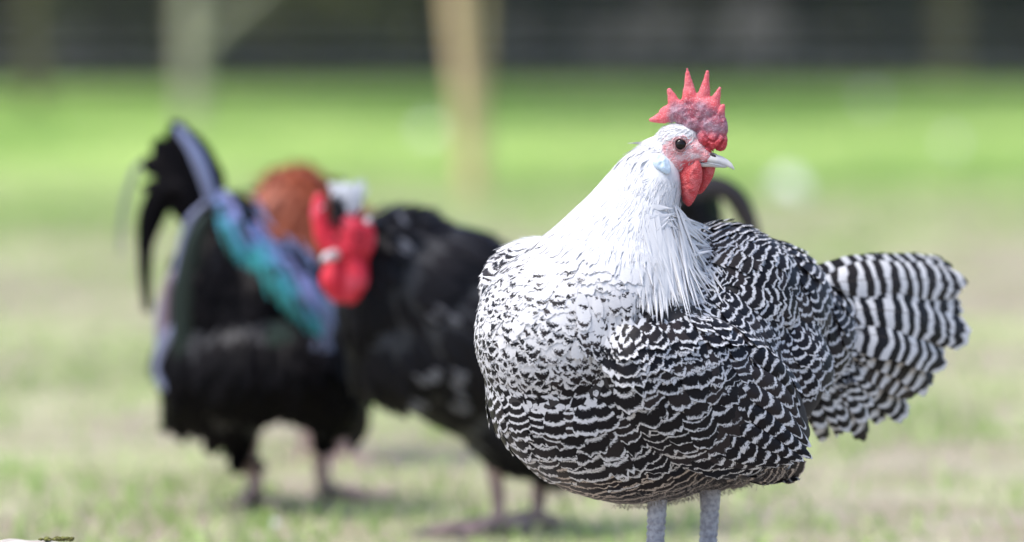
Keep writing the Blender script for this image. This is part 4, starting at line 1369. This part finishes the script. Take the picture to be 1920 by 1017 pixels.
cx_, cz_ = loc @ np.array(hx), loc @ np.array(hz)
front = np.clip((28 - cz_) / 22, 0, 1) * np.clip((cx_ - 26) / 14, 0, 1)
crease = np.array([abs(mnoise.noise(Vector(v) * 130 + Vector((3, 1, 7)))) for v in V])
disp += front * (-0.0022 * (crease < 0.10) + 0.0006)
base_line = np.interp(cx_, [-70, -40, -15, 5, 30, 55, 75, 90], [52, 66, 78, 84, 82, 70, 56, 46])
tipn = np.clip((cz_ - base_line + 6) / 14, 0, 1)
tipn = np.maximum(tipn, np.clip((-24 - cx_) / 12, 0, 1))
V2 = V + Nn * (disp * (1 - 0.6 * tipn))[:, None]
comb_me.vertices.foreach_set('co', V2.astype(np.float32).ravel())
for nm, a in (('point', tipn), ('front', front)):
    at = comb_me.attributes.new(nm, 'FLOAT', 'POINT'); at.data.foreach_set('value', a.astype(np.float32))
comb_me.update()
def comb_material():
    m, nt, bs = new_mat('comb_flesh')
    tc = nt.nodes.new('ShaderNodeTexCoord')
    n1 = nd(nt, 'ShaderNodeTexNoise', Scale=80.0, Detail=4.0, Roughness=0.6)
    n3 = nd(nt, 'ShaderNodeTexNoise', Scale=1100.0, Detail=2.0)
    vo = nd(nt, 'ShaderNodeTexVoronoi', Scale=1000.0)
    for q in (n1, n3, vo): nt.links.new(tc.outputs['Object'], q.inputs['Vector'])
    pt = nd(nt, 'ShaderNodeAttribute', attribute_name='point').outputs['Fac']
    fr = nd(nt, 'ShaderNodeAttribute', attribute_name='front').outputs['Fac']
    base = ramp(nt, n1.outputs['Fac'], [(0.36, (0.30, 0.045, 0.075)), (0.5, (0.27, 0.10, 0.14)), (0.64, (0.31, 0.20, 0.25))])
    base = mix_col(nt, math_n(nt, 'MULTIPLY', smoothstep(nt, n3.outputs['Fac'], 0.52, 0.66), 0.5), base, (0.52, 0.38, 0.42))
    spk = ramp(nt, n1.outputs['Fac'], [(0.35, (0.66, 0.075, 0.09)), (0.65, (0.60, 0.12, 0.14))])
    spk = mix_col(nt, math_n(nt, 'MULTIPLY', smoothstep(nt, n3.outputs['Fac'], 0.52, 0.66), 0.6), spk, (0.74, 0.34, 0.36))
    frc = ramp(nt, n1.outputs['Fac'], [(0.35, (0.42, 0.018, 0.028)), (0.65, (0.52, 0.05, 0.065))])
    frc = mix_col(nt, math_n(nt, 'MULTIPLY', smoothstep(nt, n3.outputs['Fac'], 0.58, 0.68), 0.4), frc, (0.62, 0.25, 0.28))
    col = mix_col(nt, fr, mix_col(nt, pt, base, spk), frc)
    nt.links.new(col, bs.inputs['Base Color'])
    bs.inputs['Roughness'].default_value = 0.55
    bs.inputs['Subsurface Weight'].default_value = 0.12
    bs.inputs['Subsurface Radius'].default_value = (0.003, 0.001, 0.0006)
    bump(nt, bs, vo.outputs['Distance'], 0.5, 0.0008)
    return m
obj_from('comb', comb_me, comb_material(), head)

# beak
def loft(secs, seg=20):
    """secs: (centre, half width, half height up, half height down)"""
    V, F = [], []
    for c, wd, up, dnn in secs:
        for k in range(seg):
            t = 2 * math.pi * k / seg
            y = math.cos(t); z = math.sin(t)
            y = math.copysign(abs(y) ** 0.85, y)
            V.append(c + (hy * (y * wd) + hz * (z * (up if z > 0 else dnn))) * PX)
    for i in range(len(secs) - 1):
        for k in range(seg):
            k2 = (k + 1) % seg
            F.append((i * seg + k, i * seg + k2, (i + 1) * seg + k2, (i + 1) * seg + k))
    F.append(tuple(reversed(range(seg)))); F.append(tuple((len(secs) - 1) * seg + k for k in range(seg)))
    return V, F
vv, ff = loft([(H(1290, 296), 17, 16, 6), (H(1308, 296), 16, 15, 6), (H(1325, 297), 14, 12, 7), (H(1340, 299), 11.5, 11, 8), (H(1353, 302), 9, 9.5, 8), (H(1363, 306), 6.5, 8, 6), (H(1371, 311), 4, 6, 4), (H(1376, 316), 1.2, 2, 2)])
beak = mesh_obj('beak', vv, ff, MAT['horn'], head)
vv, ff = loft([(H(1290, 308), 15, 6, 8), (H(1315, 306), 13.6, 5, 7), (H(1335, 307), 10.6, 5, 6), (H(1350, 309), 8, 4, 5), (H(1361, 311), 4.5, 3, 3)])
mesh_obj('lower_bill', vv, ff, MAT['horn'], beak)
vv, ff = loft([(H(1290, 303.5), 17.0, 0.7, 0.7), (H(1318, 304), 14.6, 0.6, 0.6), (H(1338, 307), 11.3, 0.5, 0.5), (H(1352, 310), 8.6, 0.4, 0.4)])
mesh_obj('mouth_line', vv, ff, MAT['dark_horn'], beak)
for sgn in (-1, 1):
    c_ = H(1338, 290, sgn * 8.2)
    me = union_mesh([(c_, HAXH @ Matrix.Rotation(math.radians(25), 3, 'Y'), (7.0 * PX, 3.2 * PX, 2.6 * PX))], 0.0004, 2, 0.4)
    obj_from('nostril', me, MAT['dark_horn'], beak)

# ------------------------------------------------------------------ legs
def scaled_leg(name, pts, radii, mat, parent, ridge=0.0011, step=0.0055, seg=18):
    path = bezier_path(pts, 44)
    rr = np.interp(np.linspace(0, 1, 44), np.linspace(0, 1, len(radii)), radii)
    L = 0
    rad = []
    for i, q in enumerate(path):
        if i: L += (q - path[i - 1]).length
        rad.append(rr[i] + ridge * (1 - abs(((L / step) % 1.0) * 2 - 1) ** 3) - ridge * 0.5)
    v, f = tube(path, rad, seg)
    return mesh_obj(name, v, f, mat, parent)

def foot(base, fwd, parent, mat, size=1.0, spread=(-32, 0, 34), z=None):
    up = Vector((0, 0, 1))
    for a, ln in zip(spread + (178,), (0.052, 0.064, 0.050, 0.026)):
        dr = (Matrix.Rotation(math.radians(a), 3, 'Z') @ Vector((fwd.x, fwd.y, 0)).normalized())
        r0 = 0.0055 * size
        pts = [base + up * (0.012 * size), base + dr * (ln * 0.35 * size) + up * (0.009 * size), base + dr * (ln * 0.8 * size) + up * (0.0055 * size), base + dr * (ln * size) + up * (0.0045 * size)]
        toe = scaled_leg('toe', pts, [r0, r0 * 0.95, r0 * 0.8, r0 * 0.55], mat, parent, 0.0005, 0.004, 10)
        e = pts[-1]
        v, f = tube([e - dr * 0.003, e + dr * 0.006 * size + up * 0.001, e + dr * 0.012 * size - up * 0.0025], [r0 * 0.55, r0 * 0.4, 0.0004], 8)
        mesh_obj('claw', v, f, MAT['claw'], toe)

for px0, Y in ((1231, -0.012), (1330, 0.012)):
    top = P(px0 + 2, 860, Y); ank = P(px0 - 4, 1060, Y)
    base = Vector((ank.x, ank.y, STONE_Z))
    leg = scaled_leg('leg', [top, P(px0 + 1, 950, Y), P(px0 - 2, 1010, Y), base + Vector((0, 0, 0.010))], [0.0105, 0.0078, 0.0072, 0.0078], MAT['shank'], hen)
    foot(base, HF, leg, MAT['shank'])
# ================================================================== the black rooster, head lowered, behind the hen
KY = 0.93
KP = pxm(KY)
MAT['crest'] = plain_feather_mat('crest_feather', (0.62, 0.64, 0.67), (0.42, 0.45, 0.50), 0.7)
MAT['brown_black'] = plain_feather_mat('brown_black_feather', (0.014, 0.011, 0.012), (0.035, 0.028, 0.028), 0.5)
MAT['irid'] = plain_feather_mat('iridescent_feather', (0.1, 0.4, 0.4), (0.03, 0.08, 0.16), 0.38, metallic=0.75, spec=0.6,
                                ramp_stops=[(0.0, (0.05, 0.36, 0.30)), (0.30, (0.10, 0.48, 0.48)), (0.55, (0.22, 0.45, 0.66)), (0.75, (0.46, 0.46, 0.80)), (1.0, (0.58, 0.52, 0.80))])
MAT['blue_sheen'] = plain_feather_mat('blue_sheen_feather', (0.36, 0.37, 0.52), (0.22, 0.25, 0.38), 0.4, metallic=0.6, spec=0.6)
MAT['copper_sheen'] = plain_feather_mat('copper_sheen_feather', (0.42, 0.25, 0.20), (0.30, 0.26, 0.36), 0.4, metallic=0.6)
MAT['green_sheen'] = plain_feather_mat('green_sheen_feather', (0.035, 0.055, 0.040), (0.015, 0.022, 0.02), 0.4, metallic=0.4)

def coat(name, me, guides, mat, parent, spacing, L, W, lift=0.12, count=30000, duty=1.0, spread=0.12, sel=None, point=0.1, rnd=None):
    p, d, n = scatter_on(me, guides, count, spacing)
    if sel is not None:
        k = sel(p); p, d, n = p[k], d[k], n[k]
    m = len(p)
    dd = d + np.cross(n, d) * rng.normal(0, spread, (m, 1)); dd /= np.linalg.norm(dd, axis=1, keepdims=True)
    return feathers(name, mat, parent, root=p, d=dd, n=n, L=L * rng.uniform(0.8, 1.25, m), W=W * rng.uniform(0.8, 1.2, m), hb=0.01, duty=duty,
                    rnd=rng.random(m) if rnd is None else rnd(p), lift=lift, curl=lift, nu=5, nv=4, tip=0.3, jag=0.05, point=point)

def bird_guide(bvh, px, py, ang):
    f = guide(bvh, px, py, ang, h=10, w=10)
    return (f[0], f[1], f[2])

def blob(px, py, Y, rx, ry, rz, s, rot=0.0):
    """ellipsoid: picture half sizes rx, rz in pixels, ry in depth; rot turns it in the picture plane (clockwise)"""
    return (P(px, py, Y), Matrix.Rotation(math.radians(rot), 3, 'Y'), (rx * s, ry * s, rz * s))

gz = ground_at(935, 1003)
black = empty('black_rooster', (gz.x + 0.02, KY, 0))
tag(black, 'black rooster with red face and white crest, lowered head, behind the barred hen', 'rooster')
kb = [blob(800, 560, KY, 150, 125, 150, KP), blob(880, 640, KY, 190, 135, 175, KP, 25), blob(990, 700, KY + 0.01, 190, 130, 165, KP, 15), blob(1090, 680, KY + 0.02, 150, 110, 130, KP),
      blob(960, 800, KY, 120, 110, 85, KP, 30), blob(1030, 850, KY + 0.03, 80, 70, 60, KP, 20), blob(760, 660, KY - 0.01, 110, 105, 110, KP, 45),
      blob(705, 480, KY - 0.03, 70, 70, 80, KP), blob(680, 560, KY - 0.04, 50, 60, 110, KP), blob(760, 466, KY, 100, 90, 80, KP), blob(855, 514, KY, 110, 100, 95, KP, 20), blob(700, 660, KY - 0.03, 55, 60, 80, KP)]
kme = union_mesh(kb, 0.009, 6, 0.6)
obj_from('body', kme, MAT['black_under'], black)
kbv = bvh_of(kme)
KG = [bird_guide(kbv, *q) for q in [(700, 450, 60), (690, 560, 80), (760, 420, 20), (850, 440, 15), (800, 560, 45), (900, 560, 25), (750, 680, 70), (850, 720, 45), (950, 800, 40), (1000, 700, 20), (930, 480, 15)]]
coat('body_feathers', kme, KG, MAT['black_feather'], black, 20 * KP, 62 * KP, 34 * KP)
# pale flecks on the hackle and flank
p, d, n = scatter_on(kme, KG, 6000, 60 * KP)
pxs = [(735, 425), (730, 405), (742, 462), (810, 690), (845, 720), (820, 580), (850, 760), (785, 700), (890, 820), (770, 740), (860, 690)]
fr, fd, fn = [], [], []
for a in pxs:
    h_ = kbv.ray_cast(CAM, ray(*a).normalized())
    if h_[0] is None: continue
    for q in range(3):
        fr.append(h_[0] + h_[1] * 0.008 + Vector((random.gauss(0, .006), 0, random.gauss(0, .006)))); fd.append((0.8, 0.1, -0.6)); fn.append(h_[1])
fd = np.array(fd); fd /= np.linalg.norm(fd, axis=1, keepdims=True)
MAT['grey_fleck'] = plain_feather_mat('grey_fleck_feather', (0.16, 0.16, 0.18), (0.07, 0.065, 0.065), 0.5)
m = len(fr)
feathers('flecked_feathers', MAT['grey_fleck'], black, root=np.array(fr), d=fd, n=np.array(fn), L=rng.uniform(18, 34, m) * KP, W=rng.uniform(8, 16, m) * KP, hb=0.01, duty=1.0, rnd=rng.random(m))

# arched tail rising behind the hen
root_k = P(1180, 600, KY + 0.03)
for i, (pts, wd, mt) in enumerate([
    ([(1190, 560), (1250, 400), (1320, 348), (1385, 372), (1425, 470)], 44, 'brown_black'),
    ([(1190, 560), (1240, 410), (1300, 352), (1370, 362), (1412, 440)], 46, 'brown_black'),
    ([(1190, 570), (1230, 430), (1280, 372), (1325, 368), (1350, 430)], 50, 'green_sheen'),
    ([(1180, 570), (1210, 440), (1262, 380), (1300, 385), (1322, 450)], 56, 'black_feather'),
    ([(1180, 575), (1200, 450), (1240, 400), (1280, 410), (1300, 470)], 60, 'green_sheen'),
    ([(1170, 575), (1185, 470), (1220, 410), (1262, 425), (1290, 500)], 60, 'black_feather'),
    ([(1170, 580), (1240, 470), (1300, 430), (1340, 450), (1360, 520)], 60, 'black_feather')]):
    pp_ = [P(x, y, KY + 0.03 + 0.012 * (i % 3) + 0.0001 * (x - 1180)) for x, y in pts]
    quill_feather('tail_feather', pp_, wd * KP, (0.1, -1, 0.2), MAT[mt], black, point=0.45, nu=5, nv=16, camber=0.15)

# head, facing the camera and a little left
hd = empty('head', P(648, 450, KY - 0.10)); adopt(hd, black)
hme = union_mesh([blob(650, 425, KY - 0.085, 30, 36, 40, KP), blob(655, 480, KY - 0.075, 36, 40, 50, KP), blob(670, 520, KY - 0.05, 40, 45, 50, KP)], 0.005, 4)
obj_from('skull', hme, MAT['rooster_red'], hd)
RR = MAT['rooster_red']
def flesh(name, bl, parent, mat=None, vox=0.0035, it=6):
    return obj_from(name, union_mesh(bl, vox, it, 0.5), mat or RR, parent)
def fl_(pts, dY=0.0):
    return chain([(P(x, y, KY - 0.12 + dY), r * KP) for x, y, r in pts], 5)
for pts in ([(632, 492, 18), (624, 525, 26), (634, 552, 19)], [(658, 490, 18), (664, 524, 28), (656, 554, 19)]):
    flesh('wattle', fl_(pts), hd)
flesh('comb', fl_([(598, 372, 12), (598, 400, 17), (606, 440, 19), (622, 470, 20), (645, 482, 20)]) + fl_([(645, 415, 15), (660, 430, 21), (655, 465, 24)]) + fl_([(655, 425, 18), (684, 432, 19), (690, 455, 16), (676, 478, 18)], 0.015), hd)
for x, y, r in ((690, 414, 10), (604, 388, 8)):
    flesh('earlobe', [blob(x, y, KY - 0.13, r, r * .6, r * 1.2, KP)], hd, MAT['crest'])
bv_, bf_ = tube([P(628, 478, KY - 0.13), P(612, 482, KY - 0.155), P(602, 490, KY - 0.17)], [11 * KP, 8 * KP, 1.5 * KP], 12)
mesh_obj('beak', bv_, bf_, MAT['horn'], hd)
for x in (632, 668):
    flesh('eye', [blob(x, 446, KY - 0.128, 6, 5, 6, KP)], hd, MAT['eye'], 0.0012)
# white crest swept up from the crown
cr, cdv, cnn = [], [], []
for i in range(240):
    a = random.uniform(-0.55, 0.95)
    cr.append(P(648 + random.gauss(0, 9), 392 + random.gauss(0, 8), KY - 0.09 + random.gauss(0, 0.012)))
    cdv.append(Vector((math.sin(a) * 0.8, random.gauss(0, 0.35), 1.0 - 0.2 * abs(a))).normalized()); cnn.append(Vector((random.gauss(0, .4), -1, 0.2)).normalized())
m = len(cr)
feathers('crest', MAT['crest'], hd, kind=None, root=np.array(cr), d=np.array(cdv), n=np.array(cnn), L=rng.uniform(28, 50, m) * KP, W=rng.uniform(5, 10, m) * KP, hb=0.01, duty=1, rnd=rng.random(m), lift=0.1, curl=0.35, nu=3, nv=5, point=0.5)
cr2 = [P(632 + random.gauss(0, 6), 410 + random.gauss(0, 12), KY - 0.12 + random.gauss(0, 0.01)) for i in range(70)]
m = len(cr2)
feathers('crown_feathers', MAT['black_feather'], hd, root=np.array(cr2), d=np.tile(np.array([0.25, 0.3, 0.92]), (m, 1)), n=np.tile(np.array([0., -1, 0.2]), (m, 1)), L=rng.uniform(16, 30, m) * KP, W=rng.uniform(6, 10, m) * KP, hb=0.01, duty=1, rnd=rng.random(m), curl=0.2)

def rooster_leg(parent, pts, Y, widths, s, fwd, tuft=True):
    q = [P(x, y, Y) for x, y in pts]
    base = Vector((q[-1].x, q[-1].y, 0.0))
    q[-1] = base + Vector((0, 0, 0.012))
    lg = scaled_leg('leg', q, [w_ * s / 2 for w_ in widths], MAT['rooster_shank'], parent)
    foot(base, fwd, lg, MAT['rooster_shank'], 1.15)
    if tuft:
        R_, D_, N_ = [], [], []
        for i in range(60):
            t = random.random() ** 1.6
            c = q[-1].lerp(q[-2], t * 0.9)
            a = random.uniform(0, 6.28)
            R_.append(c); D_.append(Vector((math.cos(a), math.sin(a), -0.5)).normalized()); N_.append(Vector((0, 0, 1)))
        m = len(R_)
        feathers('shank_feathers', MAT['brown_black'], lg, root=np.array(R_), d=np.array(D_), n=np.array(N_), L=rng.uniform(18, 38, m) * s, W=rng.uniform(6, 10, m) * s, hb=0.01, duty=1, rnd=rng.random(m))
gl = ground_at(930, 1003).y; gr_ = ground_at(1006, 992).y
rooster_leg(black, [(925, 840), (930, 900), (934, 955), (930, 1000)], gl, (44, 30, 26, 26), KP, Vector((-1, -0.4, 0)), False)
rooster_leg(black, [(1010, 860), (1012, 910), (1008, 960), (1004, 990)], gr_, (46, 32, 26, 26), KP, Vector((-1, -0.4, 0)), False)

# ================================================================== the left rooster, iridescent back, tail raised
LY = 1.10
LP = pxm(LY)
gz = ground_at(520, 955)
left = empty('iridescent_rooster', (gz.x, LY, 0))
tag(left, 'black rooster with blue-green iridescent back and raised sickle tail, at left', 'rooster')
lb = [blob(465, 610, LY, 115, 112, 125, LP), blob(540, 640, LY, 105, 110, 110, LP), blob(400, 560, LY, 85, 100, 150, LP), blob(380, 685, LY, 90, 110, 112, LP, -10), blob(470, 680, LY - 0.01, 120, 125, 112, LP), blob(560, 680, LY - 0.01, 120, 125, 108, LP, 15), blob(500, 560, LY, 105, 105, 120, LP, 40),
      blob(610, 720, LY - 0.01, 82, 100, 85, LP), blob(420, 440, LY + 0.01, 58, 70, 90, LP, 20), blob(415, 785, LY, 62, 70, 42, LP, 20), blob(345, 752, LY + 0.01, 48, 70, 55, LP), blob(650, 650, LY + 0.02, 60, 80, 90, LP)]
lb += chain([(P(440, 780, LY), 56 * LP), (P(456, 822, LY), 30 * LP), (P(464, 855, LY), 16 * LP)], 4) + chain([(P(622, 765, LY), 56 * LP), (P(610, 808, LY), 26 * LP), (P(604, 835, LY), 14 * LP)], 4)
lme = union_mesh(lb, 0.009, 6, 0.6)
obj_from('body', lme, MAT['black_under'], left)
lbv = bvh_of(lme)
LG = [bird_guide(lbv, *q) for q in [(400, 480, 100), (380, 620, 95), (370, 740, 90), (470, 620, 110), (480, 740, 100), (560, 640, 95), (560, 760, 100), (620, 700, 95), (440, 420, 80), (520, 520, 95)]]
coat('body_feathers', lme, LG, MAT['deep_black'], left, 20 * LP, 60 * LP, 34 * LP)
# iridescent saddle: a band of drooping lance feathers along the back line
R_, D_, N_, rn = [], [], [], []
for i in range(520):
    t = random.random()
    q = random.random()
    x = 402 + 172 * t + q * 10; y = 345 + 178 * t + q * 80
    h_ = lbv.ray_cast(CAM, ray(x, y).normalized())
    if h_[0] is None:
        nr = lbv.find_nearest(P(x, y, LY - 0.03)); h_ = nr
    R_.append(h_[0] + h_[1] * 0.006 + Vector((0, -0.004 - 0.004 * random.random(), 0)))
    D_.append(Vector((0.30 + random.gauss(0, .12), -0.15, -0.95)).normalized()); N_.append((h_[1] + Vector((0, -0.6, 0.5))).normalized())
    rn.append(min(1, max(0, 0.92 - 0.95 * q + random.gauss(0, 0.12) + 0.12 * math.sin(t * 9))))
m = len(R_)
R_, D_, N_, rn = np.array(R_), np.array(D_), np.array(N_), np.array(rn)
dk = rng.random(m) < 0.30
for nm_, mt_, s_ in (('saddle_feathers', 'irid', ~dk), ('dark_saddle_feathers', 'green_sheen', dk)):
    k_ = int(s_.sum())
    feathers(nm_, MAT[mt_], left, root=R_[s_], d=D_[s_], n=N_[s_], L=rng.uniform(36, 68, k_) * LP, W=rng.uniform(11, 20, k_) * LP, hb=0.01, duty=1, rnd=rn[s_], lift=rng.uniform(0.02, 0.16, k_), curl=0.1, nu=5, nv=5, point=0.5)
def wing_patch(x0, y0, x1, y1, cnt, mat, L, W, spread=(14, 20), ang=95, nm='wing'):
    R_, D_, N_ = [], [], []
    for i in range(cnt):
        t = random.random()
        h_ = lbv.ray_cast(CAM, ray(x0 + (x1 - x0) * t + random.gauss(0, spread[0]), y0 + (y1 - y0) * t + random.gauss(0, spread[1])).normalized())
        if h_[0] is None: continue
        a = math.radians(ang + random.gauss(0, 8))
        R_.append(h_[0] + h_[1] * 0.008); D_.append(Vector((math.cos(a), -0.05, -math.sin(a))).normalized()); N_.append(h_[1])
    m = len(R_)
    return feathers(nm, mat, left, kind=None if nm == 'wing' else 'stuff', root=np.array(R_), d=np.array(D_), n=np.array(N_), L=L * LP * rng.uniform(.8, 1.2, m), W=W * LP * rng.uniform(.8, 1.2, m), hb=0.01, duty=1, rnd=rng.random(m), lift=0.08, curl=0.08)
wing_patch(594, 560, 604, 620, 44, MAT['blue_sheen'], 52, 12, (7, 16), 88)
wing_patch(505, 610, 545, 622, 14, MAT['green_sheen'], 40, 20, (8, 8), 95, 'wing_bar')
wing_patch(470, 380, 560, 470, 60, MAT['blue_sheen'], 46, 18, (10, 10), 60, 'back_feathers')
# tail plumes
def plume(pts, wd, mt, dY=0.0, point=0.5, nm='tail_feather'):
    quill_feather(nm, [P(x, y, LY + dY + 0.0001 * abs(x - 380)) for x, y in pts], wd * LP, (0.15, -1, 0.15), MAT[mt], left, point=point, nu=7, nv=18, camber=0.12)
plume([(410, 470), (385, 370), (352, 285), (322, 232)], 62, 'deep_black', 0.02, 0.3)
plume([(412, 460), (396, 370), (368, 290), (330, 236)], 26, 'blue_sheen', -0.012, 0.4)
plume([(398, 470), (340, 392), (300, 352), (262, 352)], 40, 'deep_black', 0.015, 0.6)
plume([(402, 470), (350, 350), (312, 280), (296, 258)], 44, 'deep_black', 0.012, 0.6)
plume([(396, 480), (345, 400), (318, 372), (306, 385)], 40, 'deep_black', 0.018, 0.6)
plume([(420, 450), (408, 360), (388, 300), (360, 250)], 40, 'deep_black', 0.0, 0.5)
plume([(400, 470), (365, 370), (325, 300), (285, 268)], 60, 'deep_black', 0.03, 0.3)
plume([(395, 470), (352, 380), (310, 320), (262, 302)], 58, 'deep_black', 0.02, 0.4)
plume([(395, 470), (360, 380), (330, 330), (300, 330)], 60, 'deep_black', 0.01, 0.4)
plume([(395, 460), (350, 360), (308, 360), (280, 420), (272, 500), (278, 590)], 32, 'deep_black', 0.0, 0.45)
plume([(395, 465), (355, 375), (318, 375), (292, 420), (274, 480), (270, 535)], 26, 'deep_black', 0.012, 0.6)
plume([(392, 462), (345, 350), (300, 345), (268, 400), (262, 470)], 20, 'deep_black', 0.01, 0.45)
MAT['pale_plume'] = plain_feather_mat('pale_edge_feather', (0.30, 0.31, 0.29), (0.20, 0.21, 0.20), 0.5)
plume([(300, 296), (272, 300), (248, 330), (230, 400), (225, 480)], 11, 'pale_plume', 0.06, 0.5)
plume([(385, 380), (352, 420), (335, 500), (330, 600), (340, 690)], 18, 'blue_sheen', -0.05, 0.5)
plume([(390, 400), (362, 460), (348, 560), (345, 640), (352, 720)], 52, 'green_sheen', -0.055, 0.5)
plume([(372, 470), (330, 520), (305, 570), (298, 640), (312, 720)], 18, 'blue_sheen', -0.03, 0.5)
plume([(360, 480), (322, 520), (312, 580), (312, 640), (318, 690)], 26, 'copper_sheen', -0.04, 0.5)
plume([(368, 560), (330, 610), (300, 670), (305, 720), (340, 735)], 24, 'blue_sheen', -0.045, 0.5)
plume([(690, 760), (672, 800), (660, 850)], 44, 'brown_black', -0.02, 0.6, 'breast_feather')
yl = ground_at(465, 962).y; yr = ground_at(618, 945).y
rooster_leg(left, [(455, 800), (466, 850), (478, 900), (468, 958)], yl, (72, 40, 30, 30), LP, Vector((0.9, 0.5, 0)))
rooster_leg(left, [(605, 800), (602, 850), (606, 900), (620, 940)], yr, (58, 34, 28, 30), LP, Vector((0.9, 0.5, 0)))

# ================================================================== the rust-brown hen behind them
RY = 1.55
RP = pxm(RY)
rust = empty('brown_hen', (P(560, 500, RY).x, RY, 0))
tag(rust, 'rust-brown hen mostly hidden behind the two roosters, only her back showing', 'hen')
rb = [blob(560, 420, RY, 100, 95, 112, RP), blob(600, 480, RY, 150, 105, 120, RP), blob(690, 560, RY, 110, 90, 100, RP), blob(500, 520, RY, 90, 90, 110, RP), blob(740, 620, RY - 0.02, 50, 48, 60, RP)]
rme = union_mesh(rb, 0.01, 6, 0.6)
obj_from('body', rme, MAT['rust_feather'], rust)
rbv = bvh_of(rme)
RG = [bird_guide(rbv, *q) for q in [(560, 340, 140), (520, 420, 110), (620, 420, 120), (600, 520, 150), (690, 560, 170)]]
coat('body_feathers', rme, RG, MAT['rust_feather'], rust, 20 * RP, 56 * RP, 32 * RP)
flesh('head', [blob(775, 660, RY - 0.03, 34, 28, 32, RP), blob(800, 668, RY - 0.03, 16, 14, 12, RP)], rust, MAT['rust_feather'], 0.006)
for i in range(6):
    quill_feather('tail_feather', [P(480, 500 + 10 * i, RY), P(440, 480 + 18 * i, RY + 0.02), P(405, 470 + 26 * i, RY + 0.03)], 40 * RP, (0, -1, 0.2), MAT['rust_feather'], rust, nu=5, nv=10)
gy = RY
for x in (575, 640):
    b0 = P(x, 600, gy); q = Vector((b0.x, gy, 0))
    lg = scaled_leg('leg', [Vector((b0.x, gy, 0.16)), Vector((b0.x, gy, 0.09)), Vector((b0.x, gy, 0.04)), q + Vector((0, 0, 0.012))], [0.014, 0.009, 0.008, 0.008], MAT['rooster_shank'], rust)
    foot(q, Vector((1, -0.3, 0)), lg, MAT['rooster_shank'])
